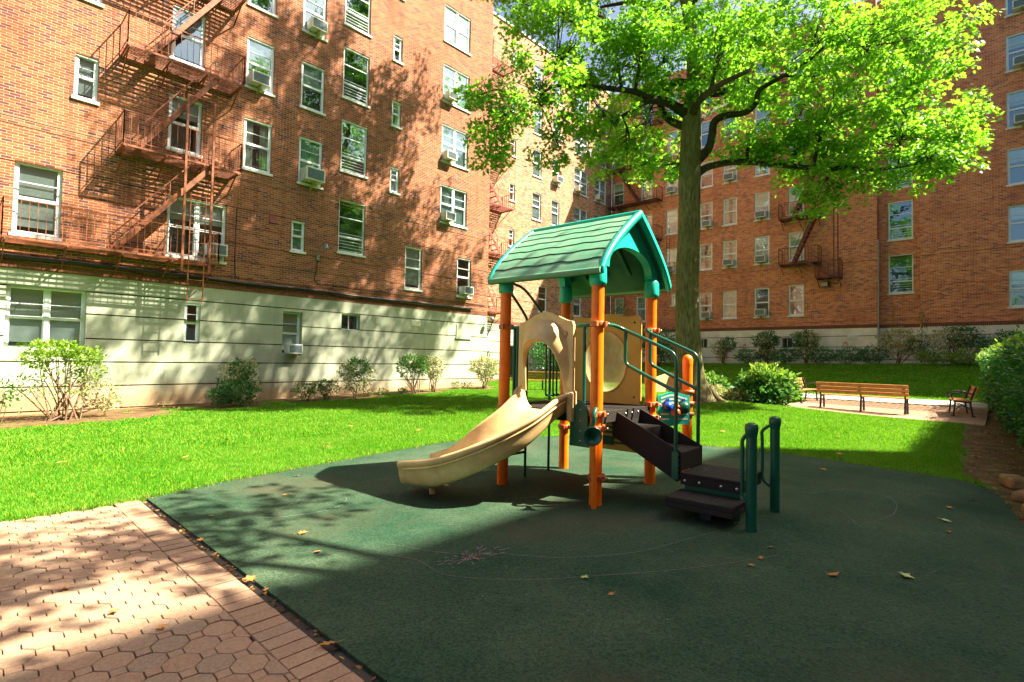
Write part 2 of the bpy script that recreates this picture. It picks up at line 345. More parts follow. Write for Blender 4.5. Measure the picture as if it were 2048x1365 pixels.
def paver(name='paver'):
    m, n, b, o = newmat(name); p = geo_pos(n); ri = n.nodes.new('ShaderNodeNewGeometry').outputs['Random Per Island']
    c = ramp(n, ri, [(0, (.30, .165, .085)), (.5, (.37, .215, .115)), (1, (.25, .17, .10))])
    c = mixc(n, .4, c, ramp(n, noise(n, p, 60, 4, .8), [(.35, (.16, .11, .09)), (.65, (.5, .34, .26))]))
    n.links.new(c, b.inputs['Base Color']); b.inputs['Roughness'].default_value = .88; bump(n, b, noise(n, p, 140, 3), .5, .004); return m
M['paver'] = paver()
M['joint'] = plain('sandy_joint', (.05, .055, .03), (.02, .018, .012), .95, 12)
M['concrete'] = plain('pale_concrete', (.48, .43, .37), (.36, .31, .26), .9, 3, bmp=.3, bscale=40)
M['bench_wood'] = plain('orange_bench_slat', (.50, .20, .06), (.34, .12, .035), .5, 8)
M['iron'] = plain('black_cast_iron', (.018, .018, .02), None, .5)
M['rock'] = plain('tan_stone', (.34, .20, .08), (.2, .11, .04), .9, 10, bmp=.6, bscale=20)
M['chalk'] = plain('chalk_white', (.17, .20, .19), (.09, .12, .10), .95, 40)
M['chalk_pink'] = plain('chalk_pink', (.36, .17, .24), (.10, .09, .09), .95, 40)
def groundmat():
    m, n, b, o = newmat('lawn_soil'); p = geo_pos(n); a = N(n, 'ShaderNodeAttribute', attribute_name='bed')
    g = ramp(n, noise(n, p, 9, 5), [(.3, (.02, .13, .002)), (.7, (.06, .22, .006))])
    d = ramp(n, noise(n, p, 3.5, 7, .7), [(.3, (.05, .032, .016)), (.55, (.15, .092, .045)), (.75, (.26, .16, .08))])
    gg = mixc(n, ramp(n, noise(n, p, 1.7, 5), [(.55, (0, 0, 0)), (.7, (.5, .5, .5))]), d, (.07, .13, .015))
    n.links.new(mixc(n, a.outputs['Fac'], g, gg), b.inputs['Base Color']); b.inputs['Roughness'].default_value = .95; b.inputs['Specular IOR Level'].default_value = .1
    bump(n, b, noise(n, p, 30, 5), .6, .03); return m
M['ground'] = groundmat()
# ------------------------------------------------------------------ ground
PAD = [(1.32, -6), (1.32, 6.16), (2.17, 6.41), (3.07, 6.55), (4.29, 6.75), (5.7, 6.95), (6.9, 6.8), (7.9, 6.1), (8.6, 5.0), (8.98, 3.85), (9.2, 3.1), (9.2, 2.0), (8.98, 1.04), (8.85, .4), (8.45, .10), (7.6, -.02), (6.6, -.13), (5.5, -.45), (4.6, -1.4), (4.3, -6)]
V0, V1, U0_, CU = 18.6, 22.1, 34.6, 18.04      # left wing face, recessed face, back face, left wing corner
def H(u, v):
    u = np.asarray(u, float); v = np.asarray(v, float)
    s = np.interp(u, [18.6, 20.5, 22.6, 24.5, 28, 32.6], [0, .06, .28, .5, 1.0, 1.48])
    s = s*(1+.012*np.clip(8-v, -6, 10))
    t = .26*np.exp(-((u-16.4)**2+(v-7.6)**2)/(2*2.6**2))
    d = -.27*np.clip((v-8)/8, 0, 1)*(1-np.clip((u-.5)/13, 0, 1))
    d = d+.10*np.clip((v-12)/6, 0, 1)*np.clip((u-10)/8, 0, 1)*np.clip((22-u)/4, 0, 1)
    return s+t*(u < 40)+d
def inpoly(u, v, P):
    u = np.asarray(u); v = np.asarray(v); r = np.zeros(u.shape, bool); n = len(P)
    for i in range(n):
        (x0, y0), (x1, y1) = P[i], P[(i+1) % n]
        c = ((y0 > v) != (y1 > v)) & (u < (x1-x0)*(v-y0)/((y1-y0) or 1e-9)+x0); r ^= c
    return r
def dist_poly(u, v, P):
    d = np.full(np.shape(u), 1e9); n = len(P)
    for i in range(n):
        a = np.array(P[i]); b = np.array(P[(i+1) % n]); e = b-a
        t = np.clip(((u-a[0])*e[0]+(v-a[1])*e[1])/(e@e), 0, 1); d = np.minimum(d, np.hypot(u-a[0]-t*e[0], v-a[1]-t*e[1]))
    return d
PAV = [(-12, -6), (1.32, -6), (1.32, 6.16), (.74, 6.24), (.34, 6.19), (-12, 5.6)]
PATIO = [(17.6, .35), (21.7, .35), (21.7, 5.35), (17.6, 5.35)]
PATH = [(21.7, -6), (22.7, -6), (22.7, 8.5), (21.7, 8.5)]
LEAFY = [(110, 0)]
BEDS = [(1.85, 16.7, 2.6, 1.35), (6.05, 17.1, 1.05, .6), (8.3, 17.2, .8, .5), (10.1, 17.1, 1.2, .6), (13.1, 17.1, 1.15, .55), (16.5, 17.1, .8, .5), (16.4, 7.4, 1.5, 1.1), (17.9, 6.3, 1.0, .9)]
def bedmask(u, v):
    u = np.asarray(u, float); v = np.asarray(v, float)
    wob = .22*np.sin(u*1.9+1)+.13*np.sin(u*4.3)+.08*np.sin(u*9.1)
    m = (v > 17.5+wob*.7) & (u < 18.2)
    m |= (u > 32.7+.15*np.sin(v*2)) & (v < 24)
    m |= (v > 21.2) & (u < 34.6)
    for a, b, ra, rb in BEDS: m |= ((u-a)/ra)**2+((v-b)/rb)**2 < 1+.25*np.sin(u*7+v*5)
    m |= (v < np.interp(u, [3.5, 8.8, 9.5, 12, 17, 23], [.05, .12, .45, .55, .75, .4])+.03*np.sin(u*3)) & (u > 3.5) & (u < 24)
    m |= (dist_poly(u, v, PAD) < .05+.035*np.sin(u*6+v*5)) & (v > .2)
    return m
def is_lawn(u, v):
    ok = ~inpoly(u, v, PAD) & ~inpoly(u, v, PAV) & ~inpoly(u, v, PATIO) & ~inpoly(u, v, PATH) & ~bedmask(u, v)
    return ok & (v < 22) & (u < 34.5) & ~((u < CU) & (v > V0))
def make_ground():
    xs = np.concatenate([[-400, -150, -60, -30, -15, -8], np.arange(-4, 23, .2), np.arange(23, 36, .5), [40, 60, 150, 400]])
    ys = np.concatenate([[-400, -150, -60, -30, -20, -14, -9], np.arange(-6, 23, .2), [24, 30, 60, 150, 400]])
    X, Y = np.meshgrid(xs, ys, indexing='ij'); Z = H(X, Y)
    for P in (PAD, PAV):
        i = inpoly(X, Y, P); Z = np.where(i, np.minimum(Z, -.05), Z)
    for P in (PATIO, PATH):
        i = inpoly(X, Y, P) & (dist_poly(X, Y, P) > .05); Z = np.where(i, Z-.06, Z)
    nx, ny = X.shape; idx = np.arange(nx*ny).reshape(nx, ny)
    L = np.stack([idx[:-1, :-1], idx[1:, :-1], idx[1:, 1:], idx[:-1, 1:]], -1).reshape(-1)
    me = np_mesh('ground', np.stack([X, Y, Z], -1).reshape(-1, 3), L, np.full(len(L)//4, 4), M['ground'], True)
    a = me.attributes.new('bed', 'FLOAT', 'POINT'); a.data.foreach_set('value', bedmask(X, Y).reshape(-1).astype(np.float32))
    tag(link_mesh('ground', me), kind='structure')
make_ground()
def slab(name, P, z0, z1, mat, hf=None):
    b = MB(); b.prism(P, lambda p, s: (p[0], p[1], (z1 if s else z0)+(float(hf(*p)) if hf else 0))); return tag(b.build(name, mat, at=(0, 0, 0)), kind='structure')
slab('edge_joint', [(1.312+.004*math.sin(k*1.7), -6+k*.2) for k in range(61)]+[(1.40, 6.2), (1.40, -6)], -.1, -.004, M['black'])
slab('rubber_play_surface', [(x+.055 if x < 1.4 else x, y) for x, y in PAD], -.12, .015, M['rubber'])
slab('paver_bed', PAV, -.1, -.012, M['joint'])
# octagon and square pavers, then the straight border course
b = MB(); P_ = .158; c8 = P_/2*math.tan(math.pi/8)*1.0; g = .0022
rot = math.radians(43); cr, sr = math.cos(rot), math.sin(rot)
def pv(poly, cx, cy, r0=0, z=0, clip=False):
    tz = random.uniform(-.0035, .0035)+z; cs, sn = math.cos(r0), math.sin(r0); pts = []
    for px, py in poly:
        x, y = px*cs-py*sn, px*sn+py*cs; pts.append((cx+x, cy+y))
    if clip and min(x for x, y in pts) > 1.095: return
    if clip: pts = [(min(x, 1.106), y) for x, y in pts]
    n = len(pts); bot = [(x, y, -.03) for x, y in pts]; mid = [(x, y, tz+.004) for x, y in pts]
    top = [(cx+(x-cx)*.968, cy+(y-cy)*.968, tz+.009) for x, y in pts]
    b.add(bot+mid+top, [tuple(range(2*n, 3*n))]+[(i, (i+1) % n, (i+1) % n+n, i+n) for i in range(n)]+[(i+n, (i+1) % n+n, (i+1) % n+2*n, i+2*n) for i in range(n)])
h = P_/2-g; c = c8; OCT = [(h, -c), (h, c), (c, h), (-c, h), (-h, c), (-h, -c), (-c, -h), (c, -h)]
q = (P_/2-c8)*.92; SQ = [(q, 0), (0, q), (-q, 0), (0, -q)]
for i in range(-60, 60):
    for j in range(-60, 60):
        for poly, di in ((OCT, 0), (SQ, .5)):
            x = (i+di)*P_; y = (j+di)*P_; wx = x*cr-y*sr; wy = x*sr+y*cr+2.5
            top = 6.10+.05*min(max(wx, 0), 1)-.05
            if -3.4 < wx < 1.18 and -1.5 < wy < top: pv(poly, wx, wy, rot, 0, True)
y = -3.0
while y < 6.12:
    l = .108; pv([(.10, 0.0035), (.10, l-.0035), (-.10, l-.0035), (-.10, .0035)], 1.21, y, 0, .003); y += l
tag(b.build('brick_pavers', M['paver'], at=(0, 0, 0)), kind='structure')
# patio and concrete path
b = MB(); w_, l_ = .2, .1
nx = int((21.68-17.62)/.205); ny = int((5.33-.37)/.105)
for i in range(nx):
    for j in range(ny):
        x = 17.62+i*.205+(.1 if j % 2 else 0); y = .37+j*.105; z = float(H(x+.1, y+.05))
        x1 = min(x+.2, 21.68); b.box(x, x1, y, y+.1, z-.05, z+.012+random.uniform(-.002, .002))
tag(b.build('brick_patio', M['paver'], at=(0, 0, 0)), kind='structure')
b = MB()
for k in range(12):
    y0 = -5.9+k*1.2; z = [float(H(x, y0+.6)) for x in (21.72, 22.68)]
    b.add([(21.72, y0, z[0]-.1), (22.68, y0, z[1]-.1), (22.68, y0+1.19, z[1]-.1), (21.72, y0+1.19, z[0]-.1), (21.72, y0, z[0]+.02), (22.68, y0, z[1]+.02), (22.68, y0+1.19, z[1]+.02), (21.72, y0+1.19, z[0]+.02)],
          [(4, 5, 6, 7), (0, 1, 5, 4), (1, 2, 6, 5), (2, 3, 7, 6), (3, 0, 4, 7)])
tag(b.build('concrete_path', M['concrete'], at=(0, 0, 0)), kind='structure')
# grass blades, thinner with distance
def make_grass():
    A = []
    def zone(u0, u1, v0, v1, dens, hgt, wid):
        n = int((u1-u0)*(v1-v0)*dens); u = RNG.uniform(u0, u1, n); v = RNG.uniform(v0, v1, n)
        fw = .73*u+.683*v; rt = .683*u-.73*v; k = is_lawn(u, v) & (fw > 3) & (np.abs(rt) < fw*1.06+.6); u, v = u[k], v[k]
        A.append((u, v, np.full(len(u), hgt), np.full(len(u), wid)))
    zone(-1, 5, 6, 9, 6000, .038, .005); zone(5, 10, 6.4, 9, 4200, .04, .006); zone(8.4, 12, .2, 6.5, 4600, .04, .006)
    zone(-2, 10, 9, 13, 2000, .052, .010); zone(12, 18, .3, 9, 2000, .052, .010); zone(10, 18, 9, 18.3, 1300, .052, .013); zone(-2, 10, 13, 18.4, 1300, .052, .013)
    zone(18, 26, -3, 21.5, 600, .055, .022); zone(26, 33, -2, 21.5, 350, .055, .03)
    # ragged tufts along the edges of the surfaces
    n = 6000; i = RNG.integers(1, 12, n); t = RNG.random(n); P = np.array(PAD); e = P[i]*(1-t[:, None])+P[i+1]*t[:, None]+RNG.normal(0, .035, (n, 2))
    A.append((e[:, 0], e[:, 1], RNG.uniform(.03, .07, n), np.full(n, .006)))
    n = 1200; e = RNG.uniform(-.3, 1.35, n); A.append((e, 6.17+RNG.normal(0, .03, n)-.02, RNG.uniform(.03, .06, n), np.full(n, .006)))
    u, v, h, w = [np.concatenate([a[i] for a in A]) for i in range(4)]; n = len(u)
    h = h*RNG.uniform(.6, 1.3, n); a = RNG.uniform(0, 2*np.pi, n); lean = RNG.uniform(.1, .8, n)*h
    la = RNG.uniform(0, 2*np.pi, n); z = H(u, v)-.006; z = np.where(inpoly(u, v, PAD), np.maximum(z, .0), z)
    c, s = np.cos(a)*w/2, np.sin(a)*w/2
    p0 = np.stack([u-c, v-s, z], 1); p1 = np.stack([u+c, v+s, z], 1); lx, ly = np.cos(la)*lean, np.sin(la)*lean
    p2 = np.stack([u+c*.8+lx*.35, v+s*.8+ly*.35, z+h*.6], 1); p3 = np.stack([u-c*.8+lx*.35, v-s*.8+ly*.35, z+h*.6], 1); p4 = np.stack([u+lx, v+ly, z+h], 1)
    V = np.stack([p0, p1, p2, p3, p4], 1).reshape(-1, 3); k = np.arange(n)[:, None]*5
    L = np.concatenate([k+np.array([[0, 1, 2, 3]]), k+np.array([[3, 2, 4]])], 1).reshape(-1)
    lt = np.tile([4, 3], n)
    me = np_mesh('grass', V, L, lt, M['grass']); tag(link_mesh('grass', me), 'bright green mown grass blades on the courtyard lawns', 'grass', kind='stuff')
make_grass()
# ------------------------------------------------------------------ buildings
class Face:
    """Maps (a along the wall, d out of the wall, z) to the world; kind 'v' faces -y, kind 'u' faces -x."""
    def __init__(s, kind, c): s.k = kind; s.c = c
    def P(s, a, d, z): return (a, s.c-d, z) if s.k == 'v' else (s.c-d, a, z)
    def rz(s): return 0 if s.k == 'v' else -math.pi/2
    def box(s, b, a0, a1, d0, d1, z0, z1):
        p, q = s.P(a0, d0, z0), s.P(a1, d1, z1)
        return b.box(min(p[0], q[0]), max(p[0], q[0]), min(p[1], q[1]), max(p[1], q[1]), z0, z1)
def wall_face(b, F, a0, a1, z0, z1, ops, grooves=(), gd=.022, rev=.13):
    zs = {z0, z1}; As = {a0, a1}
    for o in ops:
        for z in (o[2], o[3]):
            if z0 < z < z1: zs.add(z)
        As |= {o[0], o[1]}
    for g0, g1 in grooves:
        if z0 < g0 < z1: zs |= {g0, g1}
    zs = sorted(zs); As = sorted(x for x in As if a0 <= x <= a1)
    dep = lambda z: -gd if any(g0 <= z <= g1 for g0, g1 in grooves) else 0
    prev = None
    for i in range(len(zs)-1):
        za, zb = zs[i], zs[i+1]; zm = (za+zb)/2; d = dep(zm); run = None
        for j in range(len(As)-1):
            am = (As[j]+As[j+1])/2; hole = any(o[0] < am < o[1] and o[2] < zm < o[3] for o in ops)
            if not hole and run is None: run = As[j]
            if run is not None and (hole or j == len(As)-2):
                e = As[j] if hole else As[j+1]; b.quad(F.P(run, d, za), F.P(e, d, za), F.P(e, d, zb), F.P(run, d, zb)); run = None
        if prev is not None and abs(prev-d) > 1e-6: b.quad(F.P(a0, prev, za), F.P(a1, prev, za), F.P(a1, d, za), F.P(a0, d, za))
        prev = d
    for o in ops:
        x0, x1, y0, y1 = o[:4]; y0, y1 = max(y0, z0), min(y1, z1)
        if y1 <= y0: continue
        for p, q in (((x0, y0), (x0, y1)), ((x1, y0), (x1, y1)), ((x0, y0), (x1, y0)), ((x0, y1), (x1, y1))):
            b.quad(F.P(p[0], 0, p[1]), F.P(q[0], 0, q[1]), F.P(q[0], -rev-.4, q[1]), F.P(p[0], -rev-.4, p[1]))
def rest(b, F, a0, a1, z0, z1, D):
    b.quad(F.P(a0, 0, z0), F.P(a0, -D, z0), F.P(a0, -D, z1), F.P(a0, 0, z1)); b.quad(F.P(a1, 0, z0), F.P(a1, -D, z0), F.P(a1, -D, z1), F.P(a1, 0, z1))
    b.quad(F.P(a0, -D, z0), F.P(a1, -D, z0), F.P(a1, -D, z1), F.P(a0, -D, z1))
WM = {}
def window_meshes(w, h, kind):
    """kind: s sash, d double, t three-part stair window, x basement sash, o dark opening"""
    k = (round(w, 2), round(h, 2), kind)
    if k in WM: return WM[k]
    f, g = MB(), MB(); W = w/2; fw = .065 if kind != 'o' else .03
    y0, y1 = .07, .13
    f.box(-W, -W+fw, y0, y1, 0, h); f.box(W-fw, W, y0, y1, 0, h); f.box(-W+fw, W-fw, y0, y1, 0, fw); f.box(-W+fw, W-fw, y0, y1, h-fw, h)
    f.box(-W+.002, W-.002, y0-.045, y0, h-.05, h-.002)
    def sash(x0, x1, z0, z1, n=1):
        mid = z0+(z1-z0)*(.5 if n != 3 else .40)
        f.box(x0, x1, y0+.005, y1-.01, mid-.025, mid+.025)
        for a, c_, y in ((z0, mid-.025, y0+.035), (mid+.025, z1, y0+.018)):
            f.box(x0, x0+.03, y-.012, y+.03, a, c_); f.box(x1-.03, x1, y-.012, y+.03, a, c_)
            f.box(x0+.03, x1-.03, y-.012, y+.03, a, a+.028)
            g.quad((x0+.028, y+.012, a+.02), (x1-.028, y+.012, a+.02), (x1-.028, y+.012, c_), (x0+.028, y+.012, c_))
        f.box(x0+.03, x1-.03, y0, y0+.016, mid+(z1-mid)*.48, mid+(z1-mid)*.48+.02)
    if kind == 'd':
        f.box(-.05, .05, y0-.012, y1, fw, h-fw); sash(-W+fw, -.05, fw, h-fw); sash(.05, W-fw, fw, h-fw)
    elif kind == 't':
        t = h*.66; f.box(-W+fw, W-fw, y0+.003, y1-.003, t, t+.035); f.box(-W+fw, W-fw, y0+.003, y1-.003, h*.32-.05, h*.32)
        for a, c_ in ((t+.035, h-fw), (h*.32, t), (fw, h*.32-.05)): g.quad((-W+fw-.01, y1-.04, a-.01), (W-fw+.01, y1-.04, a-.01), (W-fw+.01, y1-.04, c_+.01), (-W+fw-.01, y1-.04, c_+.01))
        f.box(-W+fw, W-fw, y0+.01, y0+.03, h*.36, h*.36+.02)
    elif kind == 'o':
        f.box(-.012, .012, y0, y1, fw, h-fw); g.quad((-W+.02, y1-.02, .02), (W-.02, y1-.02, .02), (W-.02, y1-.02, h-.02), (-W+.02, y1-.02, h-.02))
    else: sash(-W+fw, W-fw, fw, h-fw)
    s_ = MB(); s_.box(-W-.05, W+.05, -.055, .075, -.075, .003)
    gd = MB(); top = .46*h if kind != 't' else .32*h-.06
    if kind == 't':
        for z in np.linspace(.1, top-.02, 5): gd.box(-W+.07, W-.07, .088, .095, z, z+.014)
    else:
        for x in np.linspace(-W+.14, W-.14, 5): gd.box(x-.004, x+.004, .078, .086, .1, top)
        for z in (.14, top-.04): gd.box(-W+.08, W-.08, .076, .088, z, z+.012)
    WM[k] = (f.mesh('window', M['white']), g.mesh('pane', M['glass']), s_.mesh('sill', M['sill']), gd.mesh('guard', M['guard'] if kind != 't' else M['white']))
    return WM[k]
BL = {}
def blind_mesh(w, h, style):
    k = (round(w, 2), round(h, 2), style)
    if k in BL: return BL[k]
    b = MB(); W = w/2-.03; n = 24
    if style in (0, 1, 2):
        z = {0: .45, 1: .1, 2: .62}[style]*h
        for i in range(int((h-z-.06)/.03)): b.add([(-W, .152, h-.05-i*.03), (W, .152, h-.05-i*.03), (W, .146, h-.078-i*.03), (-W, .146, h-.078-i*.03)], [(0, 1, 2, 3)])
        mat = M['blind']
    else:
        ring = []
        for z in (.08, h-.05):
            ring.append([(-W+2*W*i/n, .165+.018*math.sin(i*2.3), z) for i in range(n+1)])
        if style == 4: # open in the middle
            for z in (0,):
                for lo, hi in ((0, 9), (15, n)): b.loft([[r[i] for i in range(lo, hi+1)] for r in ring], closed=False)
        else: b.loft(ring, closed=False)
        mat = M['curtain'] if style == 3 else M['cream_curtain']
    BL[k] = b.mesh('blind' if style < 3 else 'curtain', mat); return BL[k]
def put_window(F, B, a0, a1, z0, z1, kind, inset=0, guard=False, blind=None, sill=True):
    fm, gm, sm, dm = window_meshes(a1-a0, z1-z0, kind); p = Vector(F.P((a0+a1)/2, -inset, z0))-wloc(B)
    w = link_mesh('window', fm, B, p, F.rz()); link_mesh('pane', gm, w)
    if sill: link_mesh('sill', sm, w)
    if guard: link_mesh('guard', dm, w)
    if blind is None: blind = random.choice([0, 0, 0, 1, 1, 2, 3, 3, 4, 4, None])
    if blind is not None and blind >= 0 and kind != 'o':
        bm = blind_mesh(a1-a0, z1-z0, blind); link_mesh(bm.name.split('.')[0], bm, w)
    return w
def building(label, F, a0, a1, D, wins, ztop=22.0, zs=3.53, zb=-1.0, mat='brick', base='stucco', grooves=True, loc=None, ends=(False, False)):
    B = empty('apartment_building', loc or F.P((a0+a1)/2, 0, 0), label=label, cat='building', group='brick apartment wings round the courtyard')
    ops = [w[:4] for w in wins]
    gr = [(z-.012, z+.012) for z in (3.95, 4.52, 5.10, 5.70, 6.30)] if grooves else []
    b = MB(); wall_face(b, F, a0, a1, zs, ztop, ops, gr); rest(b, F, a0, a1, zs, ztop, D); b.build('wall', M[mat], B)
    b = MB(); sg = [(z-.018, z+.018) for z in (-.17, .47, 1.14, 1.79, 2.47, 3.09)]
    wall_face(b, F, a0, a1, zb, zs, ops, sg, gd=.07); rest(b, F, a0, a1, zb, zs, D); b.build('foundation', M[base], B)
    b = MB()
    for g0, g1 in sg:
        if g1 < zs-.2:
            cur = a0+.003
            for o in sorted([o for o in ops if o[2]-.1 < g0 < o[3]+.1])+[(a1-.003, a1)]:
                if o[0] > cur: b.quad(F.P(cur, -.05, g0), F.P(o[0], -.05, g0), F.P(o[0], -.05, g1), F.P(cur, -.05, g1))
                cur = max(cur, o[1])
    b.build('groove', M['groove'], B)
    b = MB()
    for i in range(int((a1-a0)/.076)):   # soldier course above the stucco
        x = a0+.002+i*.076; F.box(b, x, x+.066, .0, .014, zs+.005, zs+.2)
    b.build('soldier_course', M['brick_band'], B)
    b = MB()
    for z in (7.26, 7.44): F.box(b, a0, a1, .0, .012, z, z+.022)
    b.build('string_course', M['band'], B); b = MB()
    F.box(b, a0, a1, -.3, .07, ztop, ztop+.12); F.box(b, a0, a1, -D, -.3, ztop-.1, ztop); b.build('coping', M['sill'], B)
    b = MB(); b.quad(F.P(a0+.03, -.52, zb), F.P(a1-.03, -.52, zb), F.P(a1-.03, -.52, ztop-.2), F.P(a0+.03, -.52, ztop-.2)); b.build('room_shade_sheet', M['room'], B)  # flat dark sheet painted as the shade of unlit rooms
    for wv in wins:
        k = wv[4] if len(wv) > 4 else 's'
        if k == '-': continue
        opt = wv[5] if len(wv) > 5 else {}
        if k in 'ABCDEFG': pass
        put_window(F, B, *wv[:4], k, **opt)
    return B
def col(a0, a1, sills, h, kind='s', **o): return [(a0, a1, s, s+h, kind, dict(o)) for s in sills]
FL = [7.70, 10.50, 13.33, 16.13, 18.93]
F0 = Face('v', V0); F1 = Face('v', V1); F2 = Face('u', U0_); FB = Face('u', U0_+.55)
L = [(.97, 1.92, 4.45, 6.34, 's', dict(blind=1)), (.93, 2.55, 1.45, 3.11, 'd', dict(inset=.1, sill=False, blind=1)), (4.37, 6.04, 4.42, 6.26, 'd', dict(blind=2)),
     (8.20, 8.70, 5.18, 6.27, 's', dict(blind=3)), (13.11, 14.0, 4.36, 6.18, 's', dict(blind=1)), (16.03, 16.91, 4.34, 6.14, 's', dict(blind=-1)),
     (4.94, 5.39, 1.74, 3.0, 's', dict(blind=-1, sill=False)), (8.0, 8.71, 1.42, 2.98, 's', dict(inset=.14, sill=False, blind=1)), (10.25, 11.05, 2.46, 3.06, 'o', dict(inset=.1, sill=False))]
L += col(2.06, 2.58, [8.43, 11.25, 14.05, 16.85, 19.6], 1.23) + col(4.31, 5.22, FL, 1.7, blind=2) + col(6.49, 7.41, FL, 1.73) + col(8.38, 9.28, FL, 1.69)
L += col(10.02, 11.15, [8.60, 11.48, 14.37, 17.2], 2.0, 't', guard=True, blind=-1) + [(10.01, 11.15, 5.43, 7.49, 't', dict(guard=True, blind=-1))]
L += col(12.26, 12.71, [8.31, 11.12, 13.91, 16.7, 19.5], 1.07) + col(14.95, 16.55, [7.61, 10.41, 13.2, 16.0, 18.8], 1.72, 'd', blind=3)
for w_ in L:
    if w_[0] == 6.49: w_[5]['guard'] = w_[2] < 8
    if w_[0] == 8.38: w_[5]['guard'] = 10 < w_[2] < 11
L += col(-3.2, -2.2, [4.4]+FL, 1.73) + col(-6.6, -5.6, [4.4]+FL, 1.73)
BL_ = building('left brick wing with pale stucco base, sunlit and dappled by tree shade', F0, -14, CU, 12, L)
# small features on the stucco of the left wing
b = MB(); F0.box(b, 16.05, 16.93, .0, .035, 2.39, 3.01); F0.box(b, 16.0, 16.98, .0, .06, 2.33, 2.39); b.build('blocked_window', M['stucco'], BL_)
b = MB(); F0.box(b, 13.53, 13.99, 0, .012, 2.78, 3.04)
for i in range(4): F0.box(b, 13.56, 13.96, .012, .035, 2.8+i*.058, 2.825+i*.058)
b.build('vent', M['stucco_shade_lifted'], BL_)
b = MB(); b.box(CU-.9, CU, V0-.03, V0, -.6, .0); b.build('foundation_step', M['stucco'], BL_)
R1 = col(19.3, 20.15, [4.45]+FL, 1.7) + col(20.9, 21.5, FL, 1.7) + col(23.14, 23.63, [5.6, 8.35, 11.2, 14.0, 16.8, 19.6], 1.08) + col(25.27, 26.15, FL, 1.75, blind=1) + col(27.25, 28.09, FL, 1.72)
R1 += col(29.74, 31.41, FL, 1.8, 'd') + col(32.24, 33.84, FL, 1.8, 'd') + [(26.02, 26.94, 4.54, 6.24, 's', dict(blind=-1)), (29.9, 30.8, 4.54, 6.24, 's'), (23.0, 23.9, .4, 2.3, 'o', dict(sill=False))]
BR_ = building('recessed brick wing in full sun behind the playground roof', F1, CU+.01, U0_-.01, 8.5, R1, mat='brick_sun_pale', base='stucco')
R2 = col(21.03, 21.99, FL, 1.72, blind=2) + col(18.64, 19.59, FL, 1.7, guard=True) + col(16.69, 17.54, FL, 1.75) + col(14.2, 15.1, FL, 1.75) + col(12.6, 13.5, FL, 1.74) + col(10.61, 11.51, FL, 1.72) + col(8.68, 9.53, FL, 1.72)
R2 += [(20.95, 21.75, 4.94, 6.2), (18.35, 19.88, 4.35, 6.2, 'd'), (16.72, 17.12, 5.4, 6.3), (14.2, 15.1, 4.36, 6.14), (12.6, 13.5, 4.36, 6.14, 's', dict(blind=3)), (10.61, 11.51, 4.36, 6.16, 's', dict(blind=-1)), (8.68, 9.53, 4.36, 6.2, 's', dict(blind=-1)),
       (14.5, 15.1, 2.42, 3.06, 'o', dict(sill=False)), (12.6, 13.25, 2.5, 3.06, 'o', dict(sill=False)), (9.3, 9.9, 2.42, 3.06, 'o', dict(sill=False))]
BB_ = building('shaded back brick wing behind the big oak with fire escapes', F2, 5.06, V1-.01, 12, R2, mat='brick_shade', base='stucco_shade_lifted')
b = MB(); F2.box(b, 5.94, 6.46, 0, .02, 2.88, 3.18)
for i in range(4): F2.box(b, 5.98, 6.42, .02, .045, 2.91+i*.064, 2.94+i*.064)
b.build('vent', M['sill'], BB_)
b = MB(); b.tube([(U0_-.06, 4.99, 1.3), (U0_-.06, 4.99, 8.2)], .045); b.tube([(U0_-.06, 4.99, 8.2), (U0_-.06, 4.99, 8.35)], .06); b.build('drainpipe', M['grey_metal'], BB_)
BY_ = building('narrow recessed brick stair bay beside the drainpipe with wide windows', FB, 3.21, 5.05, 11, [x for x in col(3.52, 4.62, [5.42, 8.36, 11.2, 14.05, 16.9], 2.1, 't', guard=True, blind=-1)], mat='brick_shade', base='stucco_shade_lifted')
R3 = col(-1.17, -.19, [4.37, 7.50, 10.27, 13.05, 15.85, 18.6], 1.75, blind=2) + col(-4.4, -3.4, [4.37, 7.5, 10.27, 13.05, 15.85, 18.6], 1.75)
BG_ = building('plain brick wing at the far right edge with one window column', F2, -13.28, 3.2, 12, R3, mat='brick_shade', base='stucco_shade_lifted')
# the unseen side of the courtyard, whose roof line throws the shade across the play area
class FaceN(Face):
    def P(s, a, d, z): return (a, s.c+d, z)
    def rz(s): return math.pi
FR = FaceN('v', -11.2)
def plain_wing(label, F, a0, a1, D):
    B = empty('apartment_building', F.P((a0+a1)/2, 0, 0), label=label, cat='building', group='brick apartment wings round the courtyard')
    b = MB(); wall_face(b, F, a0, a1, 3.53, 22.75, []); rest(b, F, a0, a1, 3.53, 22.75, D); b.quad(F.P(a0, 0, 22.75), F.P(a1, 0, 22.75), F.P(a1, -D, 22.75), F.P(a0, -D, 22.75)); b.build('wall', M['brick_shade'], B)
    b = MB(); wall_face(b, F, a0, a1, -1, 3.53, []); rest(b, F, a0, a1, -1, 3.53, D); b.build('foundation', M['stucco_shade_lifted'], B)
    x = a0+2
    while x < a1-2:
        for s in [4.4, 10.5, 16.1]:
            w = put_window(F, B, x, x+1.0, s, s+1.7, 's', inset=-.14, blind=-1)
        x += 5
    return B
plain_wing('brick wing across the courtyard that shades the play area', FR, -26, 21.2, 10)
plain_wing('set back brick wing between the shading wing and the right edge wing', FaceN('v', -13.3), 21.3, U0_-.05, 8)

